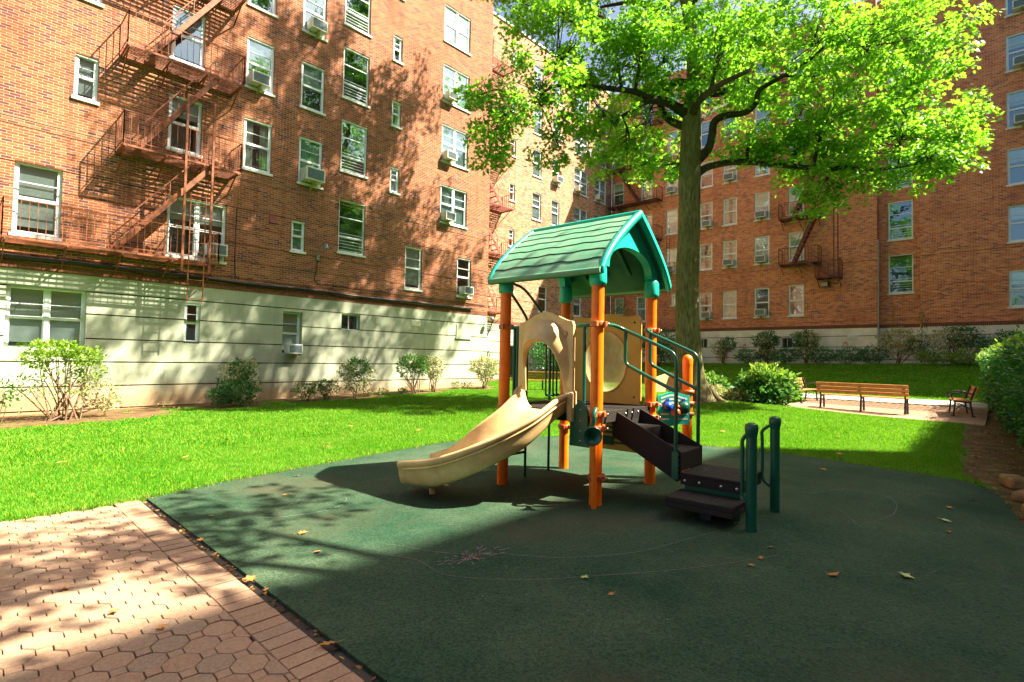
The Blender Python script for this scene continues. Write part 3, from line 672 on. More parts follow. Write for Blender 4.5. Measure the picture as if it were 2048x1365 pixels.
# ------------------------------------------------------------------ air conditioners
def make_ac():
    r = empty('air_conditioner', (0, 0, 0))
    b = MB(); W, Hh, D = .29, .38, .36
    b.box(-W, W, -D, .1, 0, Hh); b.box(-W-.012, W+.012, -D-.008, -D+.03, -.006, Hh+.008); b.build('casing', M['ac'], r, bevel=.008)
    b = MB(); b.box(-W+.035, W-.035, -D-.012, -D-.0085, .035, Hh-.035)
    for i in range(9): b.box(-W+.035, W-.035, -D-.022, -D-.012, .05+i*.033, .062+i*.033)
    b.build('grille', M['ac_grille'], r)
    b = MB(); b.bar((0, .06, -.26), (0, -D*.75, -.02), .05, .03); b.box(-.03, .03, -D*.9, .06, -.035, -.007); b.build('bracket', M['ac_bracket'], r)
    return r
ac0 = make_ac(); ac_used = False
def put_ac(F, a, z, label, s=1.0):
    global ac_used
    o = ac0 if not ac_used else copy_tree(ac0); ac_used = True
    o.location = F.P(a, 0, z+.07); o.rotation_euler = (0, 0, F.rz()); o.scale = (s, s, s)
    tag(o, label, 'air conditioner', 'air conditioners in the windows')
T = 'white air conditioner in the '
fln = {7.7: 'lowest upper row', 10.5: 'second upper row', 13.33: 'third upper row', 16.13: 'fourth upper row', 4.36: 'bottom brick row'}
for F, a, z, l, s in [
    (F0, 6.86, 10.5, 'cream air conditioner high beside the fire escape, left wing', 1), (F0, 8.85, 13.33, 'cream air conditioner in the topmost window two columns right of the fire escape', 1),
    (F0, 8.83, 7.7, 'big air conditioner with blue grille low on the left wing', 1.2), (F0, 5.72, 4.5, 'air conditioner behind the fire escape ladder in the double window', .95),
    (F0, 15.33, 13.2, 'air conditioner high in the double windows near the wing corner', .9), (F0, 15.3, 10.41, 'air conditioner second lowest in the double windows near the wing corner', .95), (F0, 15.3, 7.61, 'air conditioner lowest in the double windows near the wing corner', .95),
    (F0, 16.5, 4.36, 'air conditioner in the single window nearest the corner of the left wing', .95), (F0, 8.36, 1.42, 'air conditioner in the stucco base window behind the shrubs', .85),
    (F1, 27.67, 13.33, T+'single window column of the sunlit recessed wing', 1.05), (F1, 27.67, 16.13, T+'upper single window of the sunlit recessed wing', 1.05), (F1, 30.15, 13.33, T+'double window on the shadow line, third row', 1), (F1, 30.9, 16.13, T+'double window just above the shadow line', 1),
    (F1, 32.7, 13.33, T+'corner double window beside the far fire escape, lower', 1), (F1, 32.7, 16.13, T+'corner double window beside the far fire escape, upper', 1),
    (F2, 17.1, 13.33, T+'window left of the oak trunk, upper', 1), (F2, 17.1, 7.7, T+'window left of the oak trunk, low', 1), (F2, 14.5, 10.5, T+'window half hidden by the oak trunk', 1), (F2, 14.5, 4.36, T+'bottom window half hidden by the oak trunk', 1),
    (F2, 13.05, 16.13, T+'first window column right of the trunk, highest', 1.05), (F2, 13.05, 13.33, T+'first window column right of the trunk, middle', 1.05), (F2, 13.05, 7.7, T+'first window column right of the trunk, lowest', 1.05),
    (F2, 11.06, 10.5, T+'second window column right of the trunk, highest', 1.05), (F2, 11.06, 7.7, T+'second window column right of the trunk, middle', 1.05), (F2, 11.06, 4.36, T+'second window column right of the trunk, bottom', 1.05),
    (F2, -.75, 18.6, T+'topmost window at the right edge', 1.05), (F2, -.75, 15.85, T+'second highest window at the right edge', 1.05), (F2, -.75, 13.05, T+'third window down at the right edge', 1.05)]:
    put_ac(F, a, z, l, s)

# ------------------------------------------------------------------ fire escapes
def fire_escape(label, F, plats, stairs, ladders, depth=.95, mat='rust', pt=.035, gap=None):
    cz = plats[0]; R = empty('fire_escape', F.P((cz[0]+cz[1])/2, 0, cz[2]), label=label, cat='fire escape', group='iron fire escapes on the brick walls'); m = M[mat]
    for a0, a1, z in plats:
        b = MB()
        for d in (.03, depth-.04): F.box(b, a0, a1, d, d+.035, z-.06, z)
        for a in (a0, a1-.035): F.box(b, a, a+.035, .02, depth, z-.062, z-.002)
        n = int((depth-.12)/.085)
        for i in range(n): F.box(b, a0+.035, a1-.035, .085+i*.085, .085+i*.085+.04, z-.028, z-.012)
        k = max(2, int((a1-a0)/1.0))
        for i in range(k+1):
            a = a0+.06+(a1-a0-.12)*i/k; F.box(b, a-.015, a+.015, .02, depth, z-.1, z-.062); b.bar(F.P(a, 0, z-.55), F.P(a, depth*.75, z-.09), .03)
        b.build('platform', m, R)
        b = MB(); hr = .92
        pts = [(a0, .02), (a0, depth), (a1, depth), (a1, .02)]
        for (p, q) in zip(pts[:-1], pts[1:]):
            for zz, w in ((z+hr, .026), (z+.1, .018)): b.bar(F.P(p[0], p[1], zz), F.P(q[0], q[1], zz), w)
            ln = math.hypot(q[0]-p[0], q[1]-p[1]); n = max(1, int(ln/(gap or .16)))
            for i in range(n+1):
                t = i/n; a = p[0]+(q[0]-p[0])*t; d = p[1]+(q[1]-p[1])*t
                b.bar(F.P(a, d, z+.0), F.P(a, d, z+hr), .026 if i in (0, n) else .013)
        b.build('railing', m, R)
    for (ab, zb_, at, zt, d0) in stairs:
        b = MB()
        for d in (d0, d0+.5): b.bar(F.P(ab, d, zb_), F.P(at, d, zt), .03, .135)
        n = int((zt-zb_)/.24)
        for i in range(1, n):
            t = i/n; a = ab+(at-ab)*t; z = zb_+(zt-zb_)*t; F.box(b, a-.08, a+.08, d0, d0+.5, z-.012, z+.01)
        for d in (d0, d0+.5):
            p0 = (ab+(at-ab)*.1, zb_+(zt-zb_)*.1+.62); p1 = (ab+(at-ab)*.93, zb_+(zt-zb_)*.93+.62)
            b.bar(F.P(p0[0], d, p0[1]), F.P(p1[0], d, p1[1]), .026)
            for t in (.12, .5, .9): a = ab+(at-ab)*t; z = zb_+(zt-zb_)*t; b.bar(F.P(a, d, z), F.P(a, d, z+.62), .02)
        b.build('stair', m, R)
    for a0, a1, z0, z1, d, w in ladders:
        b = MB()
        for a in (a0, a1): b.bar(F.P(a, d, z0), F.P(a, d, z1), w)
        if w < .04:
            z = z0+.1
            while z < z1: b.bar(F.P(a0, d, z), F.P(a1, d, z), .018); z += .28
        else:
            b.bar(F.P(a0, d, z0), F.P(a1, d, z0), w*.7); b.bar(F.P(a0, d, z1), F.P(a1, d, z1), w*.7); b.bar(F.P(a0, .0, z0+1.5), F.P(a0, d, z0+1.5), .03)
        b.build('ladder' if w < .04 else 'ladder_guide', m, R)
    return R
fire_escape('orange rusty fire escape with ladder on the left wing', F0, [(3.05, 6.1, 7.2), (.75, 5.55, 4.22), (3.05, 6.1, 10.02), (3.05, 6.1, 12.85), (3.05, 6.1, 15.65), (3.05, 6.1, 18.45)],
            [(3.0, 4.3, 5.45, 7.35, .35), (3.45, 7.25, 5.5, 10.15, .35), (3.7, 10.1, 5.6, 12.9, .35), (3.6, 12.9, 5.5, 15.7, .35), (3.6, 15.7, 5.5, 18.5, .35)],
            [(4.56, 5.28, 3.85, 9.1, 1.0, .06), (4.72, 5.13, 2.95, 6.2, 1.02, .025)])
fire_escape('dark fire escape in the corner between left wing and recessed wing', F1, [(18.3, 22.5, 7.5), (18.3, 22.2, 4.15), (18.3, 22.5, 10.3), (18.3, 22.5, 13.1), (18.3, 22.5, 15.9), (18.3, 22.5, 18.7)],
            [(21.4, 4.2, 19.4, 7.5, .3), (21.6, 7.5, 19.5, 10.3, .3), (21.6, 10.3, 19.5, 13.1, .3), (21.6, 13.1, 19.5, 15.9, .3), (21.6, 15.9, 19.5, 18.7, .3)], [], 1.0, 'rust_pink')
fire_escape('long dark fire escape in the inner corner above the playground roof', F2, [(17.85, 21.95, z) for z in (13.05, 10.2, 7.4, 15.9, 18.7)],
            [(19.4, z, 21.3, z+2.85, .3) for z in (13.05, 10.2, 7.4, 15.9)], [(17.0, 17.25, 6.0, 10.3, .5, .025)], .9, 'rust_dark')
fire_escape('short fire escape with drop platform between window column and blank brick', F2, [(7.75, 9.85, z) for z in (10.15, 7.4, 12.95, 15.75, 18.5)]+[(6.7, 7.9, 6.45)],
            [(9.1, z, 7.9, z+2.75, .3) for z in (10.15, 7.4, 12.95, 15.75)]+[(7.1, 6.45, 8.35, 7.4, .3)], [(6.75, 6.95, 6.0, 10.3, .85, .05)], .8, 'rust_dark')

# ------------------------------------------------------------------ fittings on the walls
r = empty('wall_lamp', F0.P(9.33, 0, 5.2), label='grey gooseneck lamp on the left brick wall beside a tall window', cat='wall lamp')
b = MB(); b.tube([F0.P(9.2, 0, 5.1), F0.P(9.2, .1, 5.2), F0.P(9.2, .25, 5.5), F0.P(9.25, .4, 5.6), F0.P(9.28, .48, 5.5)], .02); b.build('arm', M['grey_metal'], r)
b = MB(); b.lathe([(.03, .1), (.05, .02), (.09, -.05), (.15, -.09), (.145, -.09), (.04, .0)], F0.P(9.29, .5, 5.42), n=20); b.build('lamp_shade', M['grey_metal'], r)
b = MB(); F0.box(b, 9.14, 9.26, 0, .05, 4.98, 5.16); b.build('mounting_box', M['grey_metal'], r)
b = MB(); F0.box(b, 7.40, 7.68, .0, .04, 6.02, 6.28); tag(b.build('wall_box', plain('red_box', (.32, .08, .07), None, .6), at=F0.P(7.54, 0, 6.02), bevel=.01), 'small square red box fixed on the left brick wall', 'utility box')
def cable(name, pts, r, label, n=6):
    b = MB(); b.tube(catmull(pts, 6), r, n); return tag(b.build(name, M['black'], at=pts[0]), label, 'cable')
for dz, rr, lab in ((0, .055, 'thick black cable running along the left wing above the stucco'), (-.06, .014, 'thin black cable sagging just below the thick cable on the left wing')):
    pts = [F0.P(-13.5+i*1.05, .03+rr, 3.90-.004*i*1.05+dz+random.uniform(-.02, .02)-(.02 if dz else 0)*(i % 3)) for i in range(30)]
    cable('wall_cable', pts, rr, lab)
cable('conduit', [F0.P(9.2, .03, 4.95), F0.P(9.17, .03, 4.6), F0.P(9.1, .03, 4.3), F0.P(9.25, .03, 4.12), F0.P(10, .03, 4.1), F0.P(13, .03, 4.08), F0.P(17.9, .03, 4.05)], .014, 'thin conduit from the gooseneck lamp along the brick')
cable('conduit', [F0.P(6.35, .03, 6.3), F0.P(6.33, .03, 5), F0.P(6.36, .03, 4.1), F0.P(6.5, .03, 3.93)], .012, 'thin vertical cable beside the double window behind the ladder')
r = empty('security_camera', (CU+.02, V0-.05, 3.45), label='small grey floodlight at the corner of the left wing', cat='wall lamp')
b = MB(); b.lathe([(.02, 0), (.1, .03), (.12, .12), (.1, .2), (.01, .21)], (CU-.02, V0-.25, 3.4), (0, -.3, -.1), n=14); b.tube([(CU-.03, V0, 3.5), (CU-.03, V0-.25, 3.42)], .02); b.build('lamp_head', M['grey_metal'], r)
r = empty('floodlight', F2.P(7.55, 0, 6.1), label='dark box floodlight on the back wall under the drop platform', cat='wall lamp')
b = MB(); F2.box(b, 7.36, 7.74, .08, .26, 5.94, 6.24); F2.box(b, 7.5, 7.6, 0, .08, 6.05, 6.15); b.build('lamp_head', M['iron'], r, bevel=.01)
b = MB(); F2.box(b, 7.39, 7.71, .262, .268, 5.97, 6.21); b.build('lens', M['grey_metal'], r)
# ------------------------------------------------------------------ playground (local frame: x toward the right post, y toward the left post)
PG = empty('playground_structure', (4.45, 2.99, .015), math.radians(3.4), label='playground climber with tan slide, orange posts and green shingled roof', cat='playground')
SD = 1.23
def part(b, name, mat, parent=None, bevel=0): return b.build(name, M[mat], parent or PG, local=True, bevel=bevel)
posts = {}
for k, (x, y) in {'F': (0, 0), 'L': (0, 1.22), 'R': (1.24, 0), 'B': (1.24, 1.22)}.items():
    b = MB(); b.tube([(x, y, -.02), (x, y, 2.3)], .0635, 24); posts[k] = part(b, 'post', 'p_orange')
    for z in ([1.80, .90, .76, .27] if k == 'F' else [1.80, .93, .78] if k == 'R' else [1.80, .88] if k == 'L' else [1.80, .80, .55]):
        c = MB(); c.lathe([(.064, -.028), (.078, -.026), (.080, .026), (.064, .028)], (x, y, z), n=20)
        ex_ = (-.105, -.03) if k in 'FR' else (.09, -.03)
        for s_ in (-1, 1): c.box(x+.05*s_-.02+.03*s_, x+.05*s_+.02+.03*s_, y-.05, y-.0, z-.028, z+.028)
        c.box(x-.02, x+.02, y-.105, y-.06, z-.025, z+.025)
        cl = part(c, 'clamp', 'p_clamp', posts[k], .006)
        c = MB(); c.lathe([(0, 0), (.012, 0), (.012, .01), (0, .012)], (x+.03, y-.106, z), (0, -1, 0), 8); part(c, 'bolt', 'bolt', posts[k])
# narrow fin beside the front post
b = MB(); b.tube([(-.13, -.06, -.02), (-.13, -.06, .70)], .026, 14); part(b, 'talk_tube_pipe', 'p_orange')
# roof
PROF = [(0, 3.05), (.10, 2.985), (.22, 2.90), (.34, 2.81), (.46, 2.715), (.57, 2.62), (.67, 2.52), (.75, 2.42), (.81, 2.325)]
CX = .645; Y0, Y1 = -.13, 1.33
PC = catmull([(a, z, 0) for a, z in PROF], 5)
b = MB()
for sg in (-1, 1):
    ring = lambda y, o: [(CX+sg*p[0], y, p[1]+o) for p in PC]
    n = len(PC); v = ring(Y0, 0)+ring(Y1, 0)+ring(Y0, -.05)+ring(Y1, -.05)
    fs = [(i, i+1, i+1+n, i+n) for i in range(n-1)]+[(i+2*n, i+3*n, i+1+3*n, i+1+2*n) for i in range(n-1)]+[(i, i+2*n, i+1+2*n, i+1) for i in range(n-1)]+[(i+n, i+1+n, i+1+3*n, i+3*n) for i in range(n-1)]
    b.add(v, fs, True)
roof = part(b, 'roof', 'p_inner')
arc = [0]
for i in range(1, len(PC)): arc.append(arc[-1]+math.hypot(PC[i][0]-PC[i-1][0], PC[i][1]-PC[i-1][1]))
def at_arc(s, off):
    s = max(0, min(arc[-1]-1e-5, s)); i = max(k for k in range(len(arc)-1) if arc[k] <= s); t = (s-arc[i])/(arc[i+1]-arc[i])
    dx, dz = PC[i+1][0]-PC[i][0], PC[i+1][1]-PC[i][1]; l = math.hypot(dx, dz); return (PC[i][0]+dx*t-dz/l*off, PC[i][1]+dz*t+dx/l*off)
for sg in (-1, 1):
    b = MB(); g = MB(); K = 7; Lr = arc[-1]-.03; ny = 48
    for k in range(K):
        s0 = .035+Lr*k/K; s1 = .035+Lr*(k+1)/K; rows = []
        for j in range(ny+1):
            y = Y0+.03+(Y1-Y0-.06)*j/ny; wv = lambda kk: .009*math.sin(y*13+kk*1.9)+.004*math.sin(y*29+kk) if 0 < kk < K else 0
            a = at_arc(s0+wv(k)-(.004 if k else 0), .010); m_ = at_arc((s0+s1)/2+(wv(k)+wv(k+1))/2, .014); c = at_arc(s1+wv(k+1), .018); c2 = at_arc(s1+wv(k+1)+.001, .0)
            rows.append([(CX+sg*a[0], y, a[1]), (CX+sg*m_[0], y, m_[1]), (CX+sg*c[0], y, c[1]), (CX+sg*c2[0], y, c2[1])])
            if k < K-1: pass
        b.loft(rows, closed=False, smooth=False)
        if k < K-1:
            rr = []
            for j in range(ny+1):
                y = Y0+.04+(Y1-Y0-.08)*j/ny; wv = .009*math.sin(y*13+(k+1)*1.9)+.004*math.sin(y*29+(k+1))
                p = at_arc(s1+wv+.001, .0125); q_ = at_arc(s1+wv+.013, .0125); rr.append([(CX+sg*p[0], y, p[1]), (CX+sg*q_[0], y, q_[1])])
            g.loft(rr, closed=False, smooth=False)
    sh = part(b, 'shingles', 'p_roof', roof); part(g, 'shingle_groove', 'p_line', sh.parent)
    b = MB(); b.tube([(CX+sg*.815, Y0, 2.315), (CX+sg*.815, Y1, 2.315)], .032, 12); part(b, 'eave', 'p_roof', roof)
b = MB(); b.tube([(CX, Y0-.01, 3.055), (CX, Y1+.01, 3.055)], .032, 12); part(b, 'ridge', 'p_teal', roof)
for y in (Y0, Y1):
    b = MB()
    for sg in (-1, 1): b.loft([[(CX+sg*(p[0]), y-.025, p[1]+.03), (CX+sg*p[0], y+.035, p[1]+.03), (CX+sg*(p[0]-.01), y+.035, p[1]-.045), (CX+sg*(p[0]-.01), y-.025, p[1]-.045)] for p in PC], caps=True)
    part(b, 'gable_trim', 'p_teal', roof)
for y in (0, 1.22):   # arched ends standing on the posts
    b = MB(); nn = 32; A, B_ = [], []
    for k in range(nn+1):
        t = math.pi*k/nn; ix = CX-.50*math.cos(t); iz = 2.40+.27*math.sin(t)**.8
        ox = CX-.665*math.cos(t); s_ = min(abs(ox-CX), .80); oz = float(np.interp(s_, [p[0] for p in PC], [p[1] for p in PC]))-.045
        if k in (0, nn): oz = 2.42
        A.append((ox, oz)); B_.append((ix, iz))
    rings = [[(o[0], y-.045, o[1]), (o[0], y+.045, o[1]), (i[0], y+.045, i[1]), (i[0], y-.045, i[1])] for o, i in zip(A, B_)]
    b.loft(rings, caps=True, smooth=False)
    for x in (0, 1.24): b.lathe([(.0, 2.19), (.082, 2.19), (.088, 2.23), (.086, 2.36), (.07, 2.41), (.02, 2.43)], (x, y, 0), n=20)
    part(b, 'roof_arch', 'p_teal', roof)
b = MB()
for sg in (-1, 1):
    for y in (.3, .62, .92): b.bar((CX+sg*.12, y, 2.91), (CX+sg*.62, y, 2.49), .05, .05)
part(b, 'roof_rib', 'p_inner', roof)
# deck of crossing bars
b = MB()
for i in range(45):
    t = .04+i*.0262; b.box(.02, 1.22, t, t+.012, .885, .91); b.box(t, t+.012, .02, 1.2, .880, .905)
for (x0, x1, y0, y1) in ((-.01, 1.25, -.02, .04), (-.01, 1.25, 1.19, 1.24), (-.02, .03, .04, 1.19), (1.2, 1.26, .04, 1.19)): b.box(x0, x1, y0, y1, .80, .912)
for x in (.42, .82): b.box(x, x+.03, .04, 1.19, .85, .88)
b.box(.04, 1.19, .6, .63, .85, .88)
part(b, 'deck', 'p_brown')
# slide: curved trough
PO = catmull([(.0, .285, 1.08), (-.22, .29, 1.05), (-.60, .38, .85), (-.93, .70, .62), (-1.09, 1.15, .435), (-1.14, 1.66, .335)], 7)
PI = catmull([(.0, .945, 1.08), (-.10, .945, 1.06), (-.30, 1.02, .88), (-.47, 1.22, .67), (-.55, 1.47, .45), (-.57, 1.76, .335)], 7)
def slide_ring(po, pi, D, e=0):
    po, pi = np.array(po), np.array(pi); out = []; n = 16
    for k in range(n+1):
        w_ = 2*k/n-1; x = .5+.455*math.copysign(abs(w_)**.5, w_); dr = D*(1-abs(w_)**4); p = po+(pi-po)*x; out.append((p[0], p[1], p[2]-dr-.004))
    lip = [(.955, .012), (.985, .022), (1.02, .018), (1.035, -.005), (1.02, -.035)]
    for x, dz in lip: p = po+(pi-po)*x; out.append((p[0], p[1], p[2]+dz))
    for k in range(n+1):
        w_ = 1-2*k/n; x = .5+.495*math.copysign(abs(w_)**.5, w_); dr = D*(1-abs(w_)**4.4); p = po+(pi-po)*x; out.append((p[0], p[1], p[2]-dr-.045))
    for x, dz in lip[::-1]: p = po+(pi-po)*(1-x); out.append((p[0], p[1], p[2]+dz))
    return out
b = MB(); n = len(PO); rings = [slide_ring(PO[i], PI[i], np.interp(i/(n-1), [0, .15, .4, .8, 1], [.17, .20, .26, .25, .20])) for i in range(n)]
e = rings[-1]; c_ = np.mean(np.array(e), axis=0); d = np.array([.02, 1, -.10]); rings.append([tuple(np.array(p)+d*.03+(c_-np.array(p))*.05*np.array([1, 1, .8])) for p in e])
b.loft(rings, caps=True); slide = part(b, 'slide', 'p_tan')
b = MB(); b.lathe([(.10, .20), (.16, .15), (.165, .125), (.12, .09), (.05, .075), (.032, .06), (.032, -.02)], (-.84, 1.47, 0), n=20); part(b, 'foot', 'p_tan', slide)
b = MB(); b.tube([(p[0], p[1], p[2]-.065) for p in PO[5:-1]], .012, 6); part(b, 'rim_ridge', 'p_tan', slide)
# hood over the slide entry
def hood_out(t):
    c, s = math.cos(t), math.sin(t); k = 1/max(abs(c)/.36, abs(s)/(.40 if s > 0 else .37), 1e-6); y = .6+c*k; z = 1.47+s*k
    if s > 0 and z > 1.8: z += .055*math.cos((y-.6)*8.7)+.02
    return (y, z)
def hood_in(t):
    c, s = math.cos(t), math.sin(t); e = 2.6 if s > 0 else 30; r = 1/((abs(c)/.28)**e+(abs(s)/(.26 if s > 0 else .372))**e)**(1/e); return (.6+c*r, 1.47+s*r)
b = MB(); rg = []
for k in range(61):
    t = -.80+(math.pi+1.6)*k/60; o_, i_ = hood_out(t), hood_in(t)
    rg.append([(-.075, *o_), (-.03, *o_), (-.03, *i_), (-.075, *i_)])
b.loft(rg, caps=True, smooth=False)
hood = part(b, 'slide_hood', 'p_tan', None, .008)
b = MB(); rings = []
for k in range(41):
    t = math.pi*k/40; c, s = math.cos(t), math.sin(t); c = math.copysign(abs(c)**.72, c)
    o = (-.06, .6+.34*c, 1.10+.76*s**.8); m_ = (-.06-.16*s**1.3, .6+.315*c, 1.10+.70*s**.8); i = (-.075-.19*s**1.2, .6+.262*c, 1.09+.56*s**.75); i2 = (-.08-.185*s**1.2, .6+.248*c, 1.09+.545*s**.75); j = (-.05-.08*s, .6+.255*c, 1.09+.53*s**.75)
    rings.append([o, m_, i, i2, j])
b.loft(rings, closed=False); part(b, 'visor', 'p_tan', hood)
b = MB(); b.lathe([(0, .006), (.028, .006), (.03, 0), (.036, 0), (.038, .006), (.034, .01)], (-.076, .345, 1.70), (-1, 0, 0), 20); part(b, 'round_emboss', 'p_tan', hood)
b = MB()
for y0, y1 in ((.225, .29), (.94, .985)):
    b = MB(); b.prism([(-.11, .80), (.0, .80), (.0, 1.11), (-.06, 1.13), (-.13, 1.08)], lambda p, s: (p[0], y0 if not s else y1, p[1])); part(b, 'entry_flange', 'p_tan', slide, .02)
# window panel with clear dome
def bx_out(t):
    c, s = math.cos(t), math.sin(t); k = 1/max(abs(c)/.49, abs(s)/.55); y = .61+c*k; z = 1.45+s*k
    if s > 0 and z > 1.95: z += .022*math.sin(y*11+1.6)
    return (y, z)
b = MB(); b.holed(bx_out, lambda t: (.60+.29*math.cos(t), 1.42+.37*math.sin(t)), lambda p, s: (1.215+.04*s, p[0], p[1]), 64); wp = part(b, 'window_panel', 'p_ochre', None, .008)
b = MB(); b.loft([[(1.24+.16*math.sin(f), .60+.295*math.cos(f)*math.cos(t), 1.42+.375*math.cos(f)*math.sin(t)) for t in [2*math.pi*k/40 for k in range(40)]] for f in np.linspace(0, math.pi/2-.01, 9)]); part(b, 'clear_dome', 'dome', wp)
b = MB(); b.tube([(1.212, .60+.30*math.cos(t), 1.42+.38*math.sin(t)) for t in np.linspace(0, 2*math.pi, 41)], .012, 8, cap=False); part(b, 'dome_ring', 'p_tan', wp)
b = MB()
for y, z in ((.2, 1.9), (1.02, 1.9), (.2, 1.0), (1.02, 1.0), (.34, 1.83)): b.lathe([(0, .006), (.012, .004), (.013, 0)], (1.213, y, z), (-1, 0, 0), 10)
part(b, 'bolt', 'iron', wp)
# pipe barriers
def pipe(name, paths, r=.019, parent=None, mat='p_green'):
    b = MB()
    for p in paths: b.tube(p, r, 12)
    return part(b, name, mat, parent)
pipe('barrier', [[(0, .06, 1.79), (0, .24, 1.79)], [(0, .15, 1.79), (0, .15, .93)]])
pipe('barrier', [[(0, .96, 1.79), (0, 1.16, 1.79)], [(0.0, 1.03, 1.79), (.0, 1.03, .90)], [(.03, 1.10, 1.79), (.03, 1.10, .90)]])
b = MB(); b.prism([(.27, .93), (.20, .99), (.17, 1.02), (.13, 1.02), (.1, .99), (.07, .93), (.05, .56), (.28, .56)], lambda p, s: (-.06+.025*s, p[0], p[1])); gp = part(b, 'sound_panel', 'p_green', None, .006)
b = MB()
for y, z in ((.15, .93), (.15, .82), (.15, .72), (.15, .62)): b.lathe([(0, .006), (.010, .004), (.011, 0)], (-.061, y, z), (-1, 0, 0), 8)
part(b, 'bolt', 'bolt', gp)
pipe('barrier', [catmull([(x, 1.24, 1.62), (x, 1.24, 1.55), (x, 1.24, 1.03), (x+.03, 1.24, .98), (x+.1, 1.24, .96)], 4) for x in (.84, .92, 1.0, 1.08)]+[[(.78, 1.24, 1.62), (1.16, 1.24, 1.62)]], .012)
pipe('climber', [catmull([(.10, 1.28, 2.33), (.22, 1.28, 2.33), (.45, 1.28, 2.27), (.81, 1.28, 2.01), (.95, 1.28, 1.85), (.98, 1.28, 1.5)], 5),
                 catmull([(.12, 1.28, 2.22), (.19, 1.28, 2.19), (.42, 1.28, 1.99), (.48, 1.28, 1.89), (.49, 1.28, 1.6), (.49, 1.28, .0)], 5), [(.12, 1.3, 2.35), (.12, 1.3, 0)], [(.98, 1.28, 1.5), (.98, 1.28, .0)]]
     +[[(.12, 1.3, z), (.49, 1.28, z)] for z in (.3, .6)], .017)
# plain iron climber leg beside the left post
b = MB(); b.box(.05, .07, 1.30, 1.34, 0, .85); part(b, 'climber_leg', 'iron')
# stairs
st = MB()
ZT = [(.735, -.02, -.25), (.555, -.25, -.49), (.555, -.49, -.69)]
st.box(.405, .935, -.26, -.02, .70, .735); st.box(.405, .935, -.275, -.26, .545, .733)
st.box(.405, .935, -.70, -.26, .52, .552); st.box(.405, .935, -.715, -.70, .37, .55); st.box(.405, .935, -.02, .0, .72, .88)
stairs = part(st, 'stairs', 'p_brown', None, .006)
for x in (.385, .935):
    b = MB(); b.prism([(.03, .92), (.03, .64), (-.68, .27), (-.72, .30), (-.72, .56)], lambda p, s: (x+.018*s, p[0], p[1])); part(b, 'stringer', 'p_brown', stairs)
b = MB()
for i in range(4): b.lathe([(0, .008), (.011, .006), (.012, 0)], (.43+i*.15, -.021, .865-.0*i), (0, -1, 0), 8)
for i in range(5): b.lathe([(0, .008), (.008, .006), (.009, 0)], (.384, -.69, .33+i*.05), (-1, 0, 0), 8)
part(b, 'bolt', 'bolt', stairs)
b = MB(); b.box(.38, .985, -1.29, -.715, .335, .368); b.box(.38, .40, -1.29, -.715, .255, .335); b.box(.965, .985, -1.29, -.715, .255, .335); b.box(.4, .965, -1.29, -1.27, .255, .335); b.box(.4, .965, -.735, -.715, .255, .335); lp = part(b, 'landing', 'p_brown', None, .006)
b = MB()
for i, y in enumerate((-.76, -.90, -1.10, -1.24)): b.lathe([(0, .010), (.013, .007), (.015, 0)], (.379, y, .295), (-1, 0, 0), 10)
part(b, 'bolt', 'bolt', lp)
b = MB(); b.box(.43, .45, -1.25, -.74, .0, .255); part(b, 'kick_plate', 'p_green', lp)
b = MB(); b.box(.05, .43, -1.31, -.70, .155, .205); b.box(.05, .075, -1.31, -.70, .105, .155); b.box(.075, .43, -1.31, -1.285, .105, .155)
step = part(b, 'step', 'p_brown', None, .008)
b = MB()
for y in (-.905, -1.11): b.box(.055, .42, y-.003, y+.003, .2052, .2065)
part(b, 'tile_joint', 'iron', step)
b = MB(); b.box(.26, .36, -1.05, -.95, 0, .155); part(b, 'leg', 'iron', step); b = MB(); b.box(.55, .65, -1.05, -.95, 0, .33); part(b, 'leg', 'iron', lp)
# chalk scribble on the landing
b = MB(); rs = random.Random(3)
for k in range(26):
    x, y = .52+rs.random()*.32, -1.18+rs.random()*.38; a = rs.random()*6.3; l = .02+rs.random()*.06
    b.bar((x, y, .3695), (x+l*math.cos(a), y+l*math.sin(a), .3695), .004, .0012)
part(b, 'chalk_scribble', 'chalk', lp)
# hand rails
for x, xs in ((.37, .07), (.965, 1.17)):
    pipe('handrail', [catmull([(xs, -.03, 1.80), (x*.6+xs*.4, -.05, 1.80), (x, -.12, 1.755), (x, -.35, 1.655), (x, -.56, 1.56), (x, -.63, 1.52), (x, -.665, 1.45), (x, -.67, 1.3), (x, -.67, .9), (x, -.67, .34 if x < .5 else .42)], 5),
                      catmull([(x, -.12, 1.755), (x, -.12, 1.6), (x, -.12, 1.46), (x, -.14, 1.40), (x, -.2, 1.365), (x, -.45, 1.245), (x, -.67, 1.145)], 4)])
b = MB(); b.box(.350, .366, -.70, -.64, .30, .56); part(b, 'rail_plate', 'p_green')
# grab posts
for i, (x, lx, side) in enumerate(((.21, .055, -1), (1.0, .60, -1))):
    b = MB(); b.tube([(x, -1.41, -.02), (x, -1.41, .86)], .044, 20); b.lathe([(.044, .80), (.052, .84), (.056, .87), (.052, .905), (.03, .92), (.0, .925)], (x, -1.41, 0), n=20)
    gp = part(b, 'grab_post', 'p_green')
    ye = -1.335 if i == 0 else -1.295
    b = MB(); b.tube(catmull([(x, -1.40, .825), (x, (ye-1.41)/2, .82), (x, ye, .765), (x, ye, .68), (x, ye, .42), (x, ye, .31), (x, (ye-1.41)/2, .25), (x, -1.40, .24)], 5), .016, 10); part(b, 'grab_loop', 'p_green', gp)
